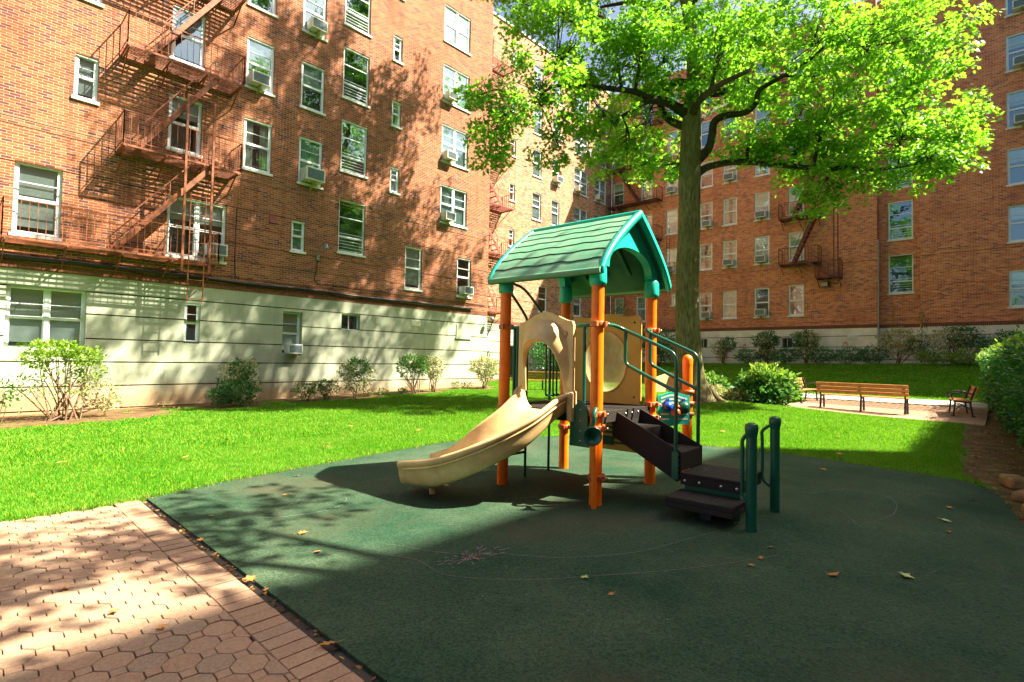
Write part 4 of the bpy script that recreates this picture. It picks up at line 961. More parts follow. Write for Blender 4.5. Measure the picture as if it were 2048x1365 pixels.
# talk tube horn
b = MB(); ax = Vector((-.80, -.58, -.05)); o = Vector((-.20, -.07, .72))
b.lathe([(.018, -.05), (.022, 0), (.035, .04), (.06, .075), (.088, .09), (.092, .096), (.085, .096), (.055, .075), (.02, .03), (.004, .0)], o, ax, 24)
b.tube(catmull([o-ax*.04, o-ax*.06+Vector((0, 0, .04)), (-.15, -.06, .84), (-.15, -.06, .90), (-.10, -.05, .95), (-.05, -.03, .95)], 5), [.022]*26, 12); part(b, 'talk_tube', 'p_green')
# counter panel under the deck
b = MB(); b.prism([(.10, .34), (1.08, .34), (1.1, .45), (1.1, .78), (.08, .78), (.08, .45)], lambda p, s: (1.19+.03*s, p[0], p[1])); sp = part(b, 'counter_panel', 'p_ochre', None, .006)
b = MB()
for z in (.42, .48, .54, .60, .66, .72): b.box(1.183, 1.189, .2, .95, z, z+.028)
b.box(1.18, 1.186, .45, .62, .4, .5); part(b, 'slot_panel', 'p_green', sp)
# short post with music panel
b = MB(); sx, sy = 1.78, -.235; b.tube([(sx, sy, -.02), (sx, sy, 1.47)], .06, 20); b.lathe([(.062, 1.40), (.064, 1.47), (.05, 1.505), (.02, 1.525), (0, 1.53)], (sx, sy, 0), n=20); shp = part(b, 'post', 'p_orange')
for z in (1.07, .93, .80):
    c = MB(); c.lathe([(.062, -.022), (.082, -.02), (.082, .02), (.062, .022)], (sx, sy, z), n=18); part(c, 'clamp', 'p_clamp', shp)
A_ = Vector((1.35, -.03, 0)); B2 = Vector((1.68, -.30, 0)); dv = (B2-A_); Lm = dv.length; dv.normalize(); nv = Vector((dv.y, -dv.x, 0))
if nv.dot(Vector((-1, -1, 0))) < 0: nv = -nv
def mp(s, z, o=0): return tuple(A_+dv*s*Lm+nv*o+Vector((0, 0, z)))
pts = []
for k in range(13): t = k/12; pts.append((t, 1.055+.022*math.sin(t*6.5-1.6)))
for k in range(1, 9): t = k/8; pts.append((1.0-.025*math.sin(t*6.28)**2, 1.065-.39*t))
for k in range(1, 13): t = k/12; pts.append((1-t, .675+.015*math.sin(t*6.5)))
for k in range(1, 8): t = k/8; pts.append((.03*math.sin(t*6.28)**2, .675+.37*t))
b = MB(); b.prism(pts, lambda p, s: mp(p[0], p[1], .02*s)); mu = part(b, 'music_panel', 'p_teal')
b = MB()
for z0, a in ((1.0, .8), (.955, .6), (.91, .35)):
    r_ = [mp(t, z0+.022*math.sin(t*6.5-1.3), .022) for t in np.linspace(.1, .9, 14)]; r2 = [mp(t, z0+.022+.022*math.sin(t*6.5-1.3), .022) for t in np.linspace(.1, .9, 14)]
    b.loft([[p, q_] for p, q_ in zip(r_, r2)], closed=False)
for z0 in (.74, .80):
    b.loft([[mp(t, z0, .022), mp(t, z0+.022, .022)] for t in np.linspace(.6, .92, 6)], closed=False); b.loft([[mp(t, z0, .022), mp(t, z0+.018, .022)] for t in np.linspace(.1, .35, 6)], closed=False)
part(b, 'wave_stripe', 'p_white', mu)
for s_, z, r_, mt in ((.30, .90, .062, 'p_blue'), (.80, .885, .078, 'p_green'), (.55, .83, .055, 'p_red'), (.56, .90, .03, 'p_red')):
    b = MB(); b.lathe([(r_, .015), (r_*.97, .04), (r_*.8, .065), (r_*.45, .085), (0, .09)], mp(s_, z, 0), nv, 20); part(b, 'knob', mt, mu)
b = MB()
for s_ in (.30, .78):
    for d_ in (-.02, .02): b.bar(mp(s_+d_, .95, .03), mp(s_+d_*1.4, .995, .03), .012)
part(b, 'handle', 'p_blue', mu)
b = MB(); pts = [(t, 1.27-.03*math.sin(t*5+.5)) for t in np.linspace(0, 1, 14)]+[(t, 1.10-.035*math.sin(t*4)) for t in np.linspace(1, 0, 14)]
b.prism(pts, lambda p, s: (1.29+p[0]*.47, .07-p[0]*.20+.03*s, p[1])); part(b, 'wave_panel', 'p_tan')
# ------------------------------------------------------------------ benches
def slat_bench(label, loc, rz, width=2.35, arms=False):
    r = empty('park_bench', loc, rz, label=label, cat='bench', group='wooden slat benches around the patio')
    n = 3; xs = [-width/2+.09+i*(width-.18)/(n-1) for i in range(n)] if not arms else [-width/2+.1, width/2-.1]
    for x in xs:
        b = MB()
        b.bar((x, -.20, 0), (x, -.16, .42), .04, .05); b.bar((x, .22, 0), (x, .16, .40), .04, .05); b.bar((x, .16, .40), (x, .30, .84), .04, .05); b.bar((x, -.2, .42), (x, .2, .40), .04, .045)
        b.tube(catmull([(x, -.14, .2), (x, -.05, .30), (x, .05, .30), (x, .16, .2)], 4), .014, 6)
        b.box(x-.03, x+.03, -.25, -.17, 0, .03); b.box(x-.03, x+.03, .19, .27, 0, .03)
        if arms: b.tube(catmull([(x, .24, .62), (x, .1, .67), (x, -.12, .66), (x, -.24, .60), (x, -.22, .5), (x, -.17, .43)], 5), .02, 8)
        b.build('leg_frame', M['iron'], r, local=True)
    b = MB()
    for i in range(4): b.box(-width/2, width/2, -.21+i*.105, -.125+i*.105, .435, .465)
    b.build('seat', M['bench_wood'], r, local=True, bevel=.006)
    b = MB()
    for i in range(3):
        z = .53+i*.115; y = .205+(z-.45)*.32; b.add([(-width/2, y-.012, z), (width/2, y-.012, z), (width/2, y+.02, z-.008), (-width/2, y+.02, z-.008), (-width/2, y+.018, z+.088), (width/2, y+.018, z+.088), (width/2, y+.05, z+.08), (-width/2, y+.05, z+.08)],
              [(0, 3, 2, 1), (4, 5, 6, 7), (0, 1, 5, 4), (1, 2, 6, 5), (2, 3, 7, 6), (3, 0, 4, 7)])
    b.build('backrest', M['bench_wood'], r, local=True, bevel=.005)
    return r
gz = lambda u, v: float(H(u, v))
slat_bench('long slat bench seen from behind at the patio edge', (19.05, 3.17, gz(19, 3.2)+.01), math.radians(88), 2.35)
slat_bench('wooden bench with curled iron arms beside the big leafy shrub', (20.5, 5.15, gz(20.5, 5.1)+.01), math.radians(-8), 1.5, True)
slat_bench('wooden bench with black iron arms at the hedge side of the patio', (20.1, .95, gz(20.1, .95)+.01), math.radians(188), 1.35, True)
slat_bench('orange slat bench on the lawn behind the slide hood', (18.3, 15.2, gz(18.3, 15.2)), math.radians(133), 1.8)

# ------------------------------------------------------------------ shrubs
def blob_leaves(C_, R_, n, size, seed, up=.35, shell=.55, wob=.25):
    r = np.random.default_rng(seed); d = unit(r.normal(size=(n, 3))); rad = (shell+(1-shell)*r.random(n))**.8
    w = 1+wob*np.sin(d[:, 0]*5+seed)*np.cos(d[:, 1]*4.3+seed*2)+wob*.6*np.sin(d[:, 2]*9+seed)
    p = np.array(C_)+d*(rad*w)[:, None]*np.array(R_)
    t = unit(d+r.normal(0, .7, (n, 3))+np.array([0, 0, up])); nr = unit(d*.6+r.normal(0, .6, (n, 3))+np.array([0, 0, .7]))
    return p, t, nr, size*r.uniform(.6, 1.3, n)
def shrub(name, label, u, v, blobs, stems=(), cat='shrub', group='shrubs along the building walls', spread=.3, sr=.012, seed=1, z=None):
    """blobs: (du, dv, zc, r_h, r_v, n, leafsize, material)"""
    z0 = gz(u, v) if z is None else z; r = empty(name, (u, v, z0), label=label, cat=cat, group=group); rs = random.Random(seed*7+1)
    b = MB(); ns, sh = stems or (8, .8)
    for k in range(ns):
        bl = blobs[k % len(blobs)]; a = rs.uniform(0, 6.3); q = rs.random()**.5
        e = Vector((bl[0]+math.cos(a)*bl[3]*.75*q, bl[1]+math.sin(a)*bl[3]*.75*q, bl[2]+bl[4]*rs.uniform(-.5, .5))); s = Vector((rs.gauss(0, .07)*spread*3, rs.gauss(0, .07)*spread*3, -.03))
        m_ = s.lerp(e, .5)+Vector((rs.gauss(0, .06), rs.gauss(0, .06), .02)); rr = sr*rs.uniform(.6, 1.2)
        P_ = catmull([s, m_, e], 4); b.tube(P_, [rr*(1-.6*i/(len(P_)-1)) for i in range(len(P_))], 5)
        for j in range(2): f = m_.lerp(e, rs.random()); b.tube([f, f+Vector((rs.gauss(0, .15), rs.gauss(0, .15), rs.uniform(.05, .25)))], rr*.5, 4)
    b.build('stem', M['stem'], r, local=True)
    by = {}
    for i, (du, dv, zc, rh, rv, n, ls, mt) in enumerate(blobs):
        by.setdefault(mt, []).append(blob_leaves((du, dv, zc), (rh, rh, rv), n, ls, seed*13+i))
    for mt, L_ in by.items():
        p, t, nr, s = [np.concatenate([x[i] for x in L_]) for i in range(4)]
        link_mesh('foliage', leaf_mesh('foliage', p, t, nr, s, OVAL, OVAL_T, M[mt], curl=.25), r)
    return r
D, P_l, Mi, Li = 'dark_leaf', 'pale_leaf', 'mid_leaf', 'lime_leaf'
shrub('leggy_shrub', 'large leggy shrub with bare orange stems and lime green top at far left', 1.90, 16.7, [(-.15, 0, 1.72, .55, .18, 800, .09, Li), (.35, 0, 1.55, .45, .22, 600, .09, Li), (-.5, -.1, 1.45, .3, .2, 250, .09, Li), (.5, .1, 1.2, .35, .25, 250, .085, Li), (.75, .1, .65, .38, .35, 420, .08, P_l), (.9, .1, .35, .25, .2, 160, .08, P_l), (0, 0, .9, .6, .35, 160, .08, Li), (-.75, -.1, .8, .3, .3, 110, .08, Mi)], (26, 1), seed=1, spread=.9, sr=.022)
shrub('small_shrub', 'small sparse shrub cut by the left edge of the photo', .72, 16.3, [(0, 0, .7, .3, .3, 150, .09, Mi), (-.25, 0, .95, .2, .2, 60, .09, P_l)], (6, 1), seed=2)
shrub('evergreen_shrub', 'dark evergreen shrub with pale side tufts under the small air conditioner window', 6.0, 17.0, [(0, 0, .45, .62, .38, 2100, .075, D), (-.45, 0, .35, .35, .25, 500, .075, D), (.1, .1, 1.1, .34, .33, 700, .08, D), (-.15, .1, 1.05, .33, .3, 350, .075, P_l), (.42, .1, .75, .3, .35, 420, .075, P_l), (.3, 0, 1.25, .28, .2, 250, .075, P_l)], seed=3)
shrub('small_shrub', 'small grey green shrub just right of the dark evergreen shrub', 8.15, 17.0, [(0, 0, .38, .42, .26, 650, .065, Mi), (.2, 0, .45, .3, .2, 200, .065, D)], (12, 1), seed=4)
shrub('small_shrub', 'middle small feathery shrub left of the two tone bush', 9.0, 17.1, [(0, 0, .42, .42, .3, 700, .065, Mi), (-.1, 0, .5, .3, .22, 200, .065, D)], (12, 1), seed=5)
shrub('two_tone_shrub', 'two tone shrub with pale left side and dark crown below the stucco band', 10.05, 17.1, [(.05, 0, 1.1, .45, .35, 1000, .08, D), (-.38, 0, .98, .28, .33, 480, .075, P_l), (.45, 0, .8, .3, .4, 420, .075, P_l), (0, 0, .5, .4, .3, 350, .07, Mi)], (10, 1), seed=6)
shrub('leggy_shrub', 'leggy green shrub with thin stems below the wall vent', 12.65, 17.1, [(-.1, 0, 1.25, .55, .28, 1200, .085, Mi), (-.55, 0, .95, .25, .3, 260, .085, Mi), (.25, 0, 1.0, .35, .3, 450, .085, Mi)], (16, 1), seed=7, sr=.018, spread=.6)
shrub('pale_shrub', 'pale variegated shrub touching the leggy green one', 13.62, 17.15, [(0, 0, 1.05, .38, .42, 1000, .08, P_l), (.1, 0, .65, .3, .3, 260, .075, P_l), (-.1, 0, 1.3, .3, .2, 160, .075, Mi)], (12, 1), seed=8, sr=.016)
shrub('pale_shrub', 'round pale shrub nearest the wing corner left of the orange post', 16.55, 17.2, [(0, 0, .98, .62, .52, 2200, .085, P_l), (.5, 0, .8, .3, .3, 260, .085, D)], (12, 1), seed=9, sr=.02)
for i, (u, v, s_, l) in enumerate([(10.75, 17.4, .22, 'first tiny weed at the foot of the stucco wall'), (11.35, 17.35, .2, 'second tiny weed at the foot of the stucco wall'), (15.2, 17.5, .28, 'low green tuft left of the round pale shrub'), (15.75, 17.45, .26, 'low green tuft against the round pale shrub'), (12.3, 17.4, .16, 'tiny tuft just left of the leggy green shrub')]):
    shrub('weed', l, u, v, [(0, 0, s_*.6, s_, s_*.7, 150, .07, 'mid_leaf')], (4, 1), seed=20+i, cat='weed', group='small weeds by the left wall')
shrub('evergreen_shrub', 'dark shrub in the corner behind the orange left post', 19.4, 20.6, [(0, 0, .9, .8, .8, 1500, .12, D)], seed=30)
shrub('tall_shrub', 'tall dark shrub seen between slide hood and playground posts', 24.0, 19.3, [(0, 0, 1.3, 1.3, 1.0, 2600, .13, D), (1, 0, .8, .8, .7, 900, .12, Mi)], seed=31, sr=.03)
shrub('tall_shrub', 'tall loose shrub rising above the ochre window panel', 29.6, 18.6, [(0, 0, 2.2, 1.2, .9, 1500, .13, D), (.6, -1.2, 2.0, 1.2, .8, 1500, .13, D), (-.4, 1.2, 1.4, 1.1, 1.0, 1300, .13, Mi), (.2, -.4, 3.3, .7, .8, 500, .11, Mi)], (24, 1), seed=32, sr=.035, spread=1)
shrub('tall_shrub', 'tall dark shrub behind the ochre panel below the corner windows', 30.6, 16.2, [(0, 0, 1.5, 1.3, .9, 1700, .13, D), (0, -1, 1.1, 1.0, .8, 900, .13, D)], (16, 1), seed=33, sr=.035, spread=1)
# bed along the back wing
bk = [(33.2, 15.6, 'pale_shrub', 'pale shrub behind the handrails left of the oak trunk', [(0, 0, .95, .75, .6, 900, .11, P_l), (.0, .2, .3, .9, .3, 500, .1, Li)]),
      (33.3, 12.95, 'two_tone_shrub', 'loose pale shrub just right of the oak trunk against the far base', [(0, 0, 1.0, .62, .5, 900, .10, P_l), (-.1, -.35, 1.2, .5, .4, 800, .10, D), (.1, .1, .5, .4, .4, 260, .1, P_l)]),
      (33.3, 10.35, 'two_tone_shrub', 'dark upright shrub with pale centre under the first window right of the trunk columns', [(-.05, 0, 1.4, .75, .5, 1800, .10, D), (-.2, 0, 1.1, .4, .6, 500, .1, P_l), (0, 0, .6, .5, .45, 600, .1, D)]),
      (33.3, 8.3, 'two_tone_shrub', 'rounded dark shrub with pale right side in the back bed', [(0, 0, 1.35, .7, .5, 1700, .10, D), (-.2, -.3, 1.3, .5, .45, 600, .1, P_l), (0, 0, .8, .6, .4, 500, .1, Li)]),
      (33.2, 3.95, 'pale_shrub', 'big pale shrub in front of the drainpipe', [(0, 0, 1.25, .85, .55, 1800, .10, P_l), (0, 0, .8, .8, .35, 800, .1, P_l), (-.1, -.7, .9, .4, .4, 300, .1, D)]),
      (33.2, 1.8, 'two_tone_shrub', 'wide pale and green shrub right of the stair bay', [(0, .2, 1.2, .8, .55, 1300, .10, P_l), (0, -.4, 1.3, .7, .5, 1400, .10, D)]),
      (33.0, -.4, 'evergreen_shrub', 'dark blue green shrub mass at the right end of the back bed', [(0, 0, 1.0, 1.0, .5, 1800, .10, D), (0, -1.2, 1.1, 1.0, .55, 1500, .1, D), (-.3, .8, .8, .7, .35, 800, .1, D)])]
for i, (u, v, nm, l, bl) in enumerate(bk): shrub(nm, l, u, v, bl, (9, 1), seed=40+i, sr=.025)
for i, (v, l) in enumerate([(11.2, 'low rose bush left end of the back bed row'), (9.2, 'low rose bush between the two dark back shrubs'), (7.3, 'low dark rose bush with one pink bloom left of the vent'), (6.0, 'low rose bush under the wall vent'), (5.0, 'low rose bush at the foot of the drainpipe')]):
    r = shrub('rose_bush', l, 32.9, v, [(0, 0, .5, .75, .42, 1100, .09, D), (0, .3, .35, .6, .3, 400, .09, Mi)], (7, 1), seed=50+i, group='low rose bushes in the back bed')
    if i in (0, 3):
        p, t, n_, s_ = blob_leaves((-.2, .2, 1.05), (.10, .10, .08), 40, .08, 60+i); link_mesh('blossom', leaf_mesh('blossom', p, t, n_, s_, OVAL, OVAL_T, M['bloom'] if 'bloom' in M else M.setdefault('bloom', plain('pink_bloom', (.75, .12, .12), None, .6))), r)
for i, (u, v, l) in enumerate([(32.3, 2.4, 'low lime green bush below the wide pale shrub'), (32.0, 1.2, 'low lime green bush nearer the right end of the bed'), (31.6, .2, 'low lime green bush behind the hedge top')]):
    shrub('low_bush', l, u, v, [(0, 0, .4, .8, .32, 1000, .09, Li), (0, .3, .3, .5, .25, 300, .09, Mi)], (6, 1), seed=70+i, group='low lime bushes in the back bed')
shrub('climbing_rose', 'thin tall rose with red blooms beside the stair bay corner', 33.8, 3.0, [(0, 0, 1.2, .25, .8, 220, .09, Mi), (0, 0, 2.3, .15, .5, 70, .09, Mi)], (5, 1), seed=76, sr=.012)
# rhododendron and ground cover near the oak
shrub('leafy_shrub', 'big leafy shrub with broad bright leaves left of the patio', 18.05, 5.75, [(0, -.1, .60, .75, .50, 1500, .17, Mi), (.2, -.5, .45, .55, .4, 600, .16, Mi), (-.2, .4, .40, .45, .30, 400, .16, D), (0, 0, .35, .9, .3, 500, .16, D), (-.2, -.2, 1.0, .5, .25, 260, .17, Li)], (12, 1), seed=80, group='plants around the oak', sr=.018)
shrub('leafy_shrub', 'smaller leafy shrub between oak trunk and ground cover', 18.0, 7.35, [(0, 0, .45, .45, .4, 420, .15, Mi), (.2, .3, .5, .35, .35, 220, .15, Li)], (8, 1), seed=81, group='plants around the oak')
for i, (u, v, l) in enumerate([(17.55, 6.95, 'pale groundcover clump nearest the oak roots'), (17.75, 6.5, 'pale groundcover clump between oak roots and big leafy shrub'), (17.6, 6.15, 'pale groundcover clump against the big leafy shrub')]):
    shrub('ground_cover', l, u, v, [(0, 0, .2, .42, .2, 700, .08, P_l), (0, 0, .15, .4, .15, 300, .08, Li)], (4, 1), seed=84+i, cat='plant', group='plants around the oak')
# hedge on the right
r = empty('hedge', (17, -.4, 0), label='tall clipped green hedge along the right edge of the courtyard', cat='hedge')
n = 38000; rs = np.random.default_rng(5); u = rs.uniform(7.6, 22.6, n); f = rs.random(n); top = f < .3
vv = np.where(top, rs.uniform(-1.7, .62, n), .55-.28*rs.random(n)**2); zz = np.where(top, 1.78, rs.uniform(.05, 1.78, n))
lean = .30*(zz/1.9)-.05; vv = np.where(top, vv, vv-.35+lean); wob = .12*np.sin(u*2.1+zz*3)+.08*np.sin(u*5.3+zz*2+1)
vv = vv+np.where(top, 0, wob); zz = zz+np.where(top, .06*np.sin(u*3)+.05*np.sin(vv*6)+rs.normal(0, .04, n), 0); e_ = rs.random(n) < .12; u = np.where(e_, 22.6+rs.normal(0, .06, n), u); vv = np.where(e_, rs.uniform(-1.6, .5, n), vv)
vv = vv-.055*(22-u); p = np.stack([u, vv, zz+.02], 1)-np.array([17, -.4, 0]); d = np.where(top[:, None], [0, 0, 1.], [-.1, 1., .2]); t = unit(d+rs.normal(0, .8, (n, 3))); nr = unit(d*.8+rs.normal(0, .5, (n, 3))+[0, 0, .6])
lit_top = (top | (zz > 1.75)) & (rs.random(n) < .6) | (rs.random(n) < .03)  # leaf colours paint a sunlit top over a shaded body
for mk, mt in ((~lit_top, 'dark_leaf'), (lit_top, 'lime_leaf')): link_mesh('foliage', leaf_mesh('foliage', p[mk], t[mk], nr[mk], rs.uniform(.05, .10, mk.sum()), OVAL, OVAL_T, M[mt]), r)
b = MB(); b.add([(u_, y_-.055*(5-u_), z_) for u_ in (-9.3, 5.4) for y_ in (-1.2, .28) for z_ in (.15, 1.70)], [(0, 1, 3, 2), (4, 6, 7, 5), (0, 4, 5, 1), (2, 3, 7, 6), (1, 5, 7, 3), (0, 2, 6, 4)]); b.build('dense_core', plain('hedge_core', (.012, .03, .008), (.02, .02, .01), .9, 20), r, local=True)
b = MB()
for k in range(40): x = -6.3+k*.3; y = .4-.055*(5-x); b.tube([(x, y, -.02), (x+random.uniform(-.1, .1), y-.1, .6)], .012, 5)
b.build('stem', M['stem'], r, local=True)
# ------------------------------------------------------------------ the oak
LIMBS = {
'trunk' : [(16.49, 7.33, 0.1, 0.66), (16.46, 7.35, .45, .55), (16.39, 7.4, 1.12, 0.42), (16.26, 7.45, 2.82, 0.37), (16.19, 7.47, 4.11, 0.355), (16.16, 7.4, 6.21, 0.335), (16.11, 7.36, 7.99, 0.32), (16.09, 7.28, 9.92, 0.25), (16.27, 7.32, 11.33, 0.21), (16.25, 7.55, 13.1, 0.18), (16.24, 8.01, 15.72, 0.14), (16.43, 8.22, 19.15, 0.1), (16.27, 8.26, 21.74, 0.05)] ,
'r1' : [(16.22, 7.3, 7.45, 0.17), (16.36, 6.81, 7.71, 0.11), (16.81, 6.03, 7.8, 0.1), (17.36, 5.02, 7.61, 0.09), (17.87, 4.04, 7.4, 0.08), (18.26, 3.33, 7.38, 0.07), (18.54, 2.75, 7.26, 0.05), (18.85, 1.83, 7.27, 0.035)] ,
'r2' : [(16.16, 7.35, 7.75, 0.172), (16.3, 6.85, 8.24, 0.140), (16.18, 6.67, 8.63, 0.125), (16.11, 6.58, 8.98, 0.117), (16.24, 6.29, 9.15, 0.109), (16.45, 5.76, 9.16, 0.094), (16.47, 5.44, 9.39, 0.086), (16.54, 5.35, 9.77, 0.070), (16.83, 4.73, 10.13, 0.055), (17.1, 4.13, 10.48, 0.047), (17.31, 3.59, 10.96, 0.039), (17.61, 2.96, 11.29, 0.023)] ,
'r3' : [(16.14, 7.22, 10.17, 0.14), (16.99, 6.75, 10.34, 0.13), (17.95, 6.13, 10.85, 0.11), (19.05, 5.52, 11.33, 0.09), (20.32, 4.59, 11.49, 0.06), (21.61, 3.63, 12.07, 0.04)] ,
'l1' : [(16.1, 7.35, 9.4, 0.18), (15.42, 7.72, 9.68, 0.14), (14.85, 8.03, 9.7, 0.13), (14.6, 8.16, 9.57, 0.08), (14.17, 8.34, 9.23, 0.06), (13.75, 8.52, 8.9, 0.04), (13.54, 8.6, 8.62, 0.02)] ,
'l1b' : [(14.85, 8.03, 9.7, 0.1), (14.29, 8.33, 9.83, 0.09), (13.64, 8.74, 9.82, 0.08), (12.9, 9.24, 9.77, 0.07), (12.17, 9.73, 9.67, 0.05), (11.67, 9.98, 9.29, 0.035), (11.14, 10.29, 8.81, 0.02)] ,
'l2' : [(16.11, 7.36, 9.0, 0.13), (15.86, 7.85, 9.28, 0.12), (15.84, 8.15, 9.64, 0.11), (15.9, 8.36, 10.12, 0.09), (15.82, 8.84, 10.85, 0.06)] ,
'l3' : [(16.19, 7.4, 10.51, 0.15), (16.05, 7.87, 10.69, 0.13), (15.93, 8.16, 10.57, 0.11), (15.52, 8.69, 11.53, 0.08), (15.1, 9.4, 12.14, 0.06), (14.32, 10.5, 12.74, 0.04)] ,
't1' : [(16.21, 7.5, 12.43, 0.16), (15.85, 8.14, 12.65, 0.14), (15.57, 8.55, 13.29, 0.11), (15.2, 9.09, 13.51, 0.08), (14.59, 9.88, 13.39, 0.04)] ,
't2' : [(16.25, 7.55, 13.1, 0.14), (16.53, 6.91, 13.96, 0.12), (17.19, 5.88, 14.48, 0.09), (17.85, 4.59, 14.52, 0.06), (18.5, 3.36, 13.62, 0.04)] ,
't3' : [(16.24, 8.01, 15.72, 0.12), (14.78, 9.08, 16.78, 0.08), (13.24, 9.99, 16.63, 0.05)] ,
't4' : [(16.28, 8.14, 18.1, 0.1), (17.07, 6.66, 19.1, 0.07), (18.13, 4.66, 18.87, 0.04)] ,
'f1' : [(16.11, 7.29, 9.44, 0.13), (15.11, 6.6, 9.33, 0.11), (14.33, 5.69, 9.16, 0.08), (13.66, 4.66, 8.92, 0.05)] ,
'bk1' : [(16.13, 7.29, 8.96, 0.13), (17.83, 7.61, 10.15, 0.1), (19.78, 7.67, 11.25, 0.07), (21.95, 7.49, 12.42, 0.04)]}
LOBES = [(10.86,10.61,8.29,1.17,1.10,1.5,26),(10.19,10.99,9.05,0.58,0.58,0.8,9),(11.67,9.98,9.29,1.63,1.11,1.8,45),(13.03,9.13,8.99,1.44,1.14,1.8,28),(12.43,9.96,11.22,1.69,1.31,2.0,60),(14.00,8.89,10.94,1.89,1.18,2.2,60),(13.67,9.45,12.48,2.40,0.80,2.2,34),(14.09,7.89,11.22,1.37,0.91,2.0,30),(16.94,8.65,8.37,1.06,1.06,1.5,18),(15.59,9.35,8.50,1.45,0.94,1.5,34),(15.44,7.92,11.20,1.94,1.78,2.5,60),(16.49,9.20,9.81,1.94,1.24,2.0,44),(16.05,5.78,11.58,1.98,1.37,3.0,70),(17.52,4.23,11.17,2.28,1.67,3.0,95),(18.52,2.61,10.52,2.22,1.63,2.6,100),(18.9,1.6,10.60,0.8,1.1,1.4,26),(17.34,5.92,10.44,1.78,1.13,2.5,50),(17.92,3.91,9.05,2.59,1.22,2.4,90),(18.77,2.17,8.22,2.20,1.10,2.0,80),(19.3,1.1,8.15,1.0,0.6,1.0,18),(19.05,1.62,7.28,1.16,0.72,1.2,26),(18.04,3.29,7.24,1.63,0.82,1.5,48),(17.66,3.73,6.41,1.04,0.52,1.0,14),(16.80,5.73,8.26,0.94,0.62,1.0,18),(17.77,4.71,8.13,1.25,0.78,1.3,24),(14.69,5.84,10.22,1.28,1.28,2.0,32),(12.61,9.93,7.91,0.77,0.62,1.0,9),(10.72,11.08,7.63,0.59,0.44,0.8,7),(11.85,10.81,12.49,0.94,0.62,1.5,14),(15.29,7.69,13.16,2.08,0.96,2.5,35),(17.77,3.88,12.85,3.80,1.06,3.0,70)]
UPPER_SHADE = [(10.2, 9.8, 18.8, 1.6, 1.2, 1.6, 24), (12.2, 9.8, 22.5, 1.6, 1.2, 1.6, 24), (9, 12, 18.5, 1.3, 1.0, 1.3, 15), (11.4, 12, 14.5, 1.4, .9, 1.4, 20), (13.6, 12.4, 15.4, 1.5, 1, 1.5, 22), (15.4, 12, 16.3, 1.4, 1, 1.4, 20), (11.2, 9.8, 16.0, 1.4, 1.0, 1.4, 20), (12.6, 13.6, 17.5, 1.4, 1.1, 1.4, 20), (22, 9.8, 17.9, 2.0, 1.2, 2.0, 34), (23.5, 8.2, 19.5, 1.8, 1.2, 1.8, 28), (20, 10.8, 18.6, 1.8, 1.2, 1.8, 28), (19.3, 13.0, 11.9, 1.0, .6, 1.0, 16), (11.8, 12.0, 16.6, 1.5, 1.0, 1.5, 26), (13.8, 11.5, 20.0, 1.9, 1.5, 1.9, 40), (13.2, 11.6, 23.3, 1.8, 1.3, 1.8, 34), (15.6, 11.0, 23.8, 2, 1.5, 2, 40), (17.5, 12.6, 21, 1.9, 1.4, 1.9, 36), (14.2, 11.0, 16.6, 2.2, 1.3, 2.2, 44), (16, 8, 18, 2.6, 1.8, 2.6, 60), (18.6, 4.6, 16.6, 2.4, 1.5, 2.4, 44), (12.6, 12.4, 15.0, 1.8, 1.1, 1.8, 30), (17.5, 7.5, 21, 2.2, 1.8, 2.2, 44), (15, 10.4, 19.6, 2, 1.6, 2, 40), (19.5, 8.5, 17.5, 2, 1.5, 2, 34), (13.5, 8.0, 15.3, 1.6, 1.0, 1.6, 18), (18, 11, 17.5, 2, 1.4, 2, 36), (16.5, 12.6, 16.0, 1.8, 1.2, 1.8, 36), (20.5, 5.5, 18.5, 2, 1.4, 2, 30), (18.5, 6.5, 23.5, 1.8, 1.5, 1.8, 34), (15.5, 13.6, 18.6, 1.7, 1.3, 1.7, 34)]  # unseen upper crown; lobes added and placed to dapple the left wall
RV = np.array([.683, -.73, 0]); FV = np.array([.73, .683, 0]); UV = np.array([0, 0, 1.])
def bark_tube(b, P, n, m, seed):
    P = catmull(P, m); k = len(P); rings = []; rs = random.Random(seed)
    for i, p in enumerate(P):
        d = Vector(P[min(i+1, k-1)][:3])-Vector(P[max(i-1, 0)][:3]); d.normalize(); a = d.cross(Vector((0.3, .9, .1))).normalized(); c = d.cross(a)
        ring = []
        for j in range(n):
            t = 2*math.pi*j/n; r = p[3]*(1+.05*math.sin(3*t+i*.2+seed)+.035*math.sin(7*t-i*.35)+rs.uniform(-.02, .02))
            if seed == 1 and p[2] < 1.0: r *= 1+.35*max(0, 1.0-p[2])*(abs(math.sin(2.5*t+.6)))
            ring.append(Vector(p[:3])+(a*math.cos(t)+c*math.sin(t))*r)
        rings.append(ring)
    b.loft(rings, caps=True)
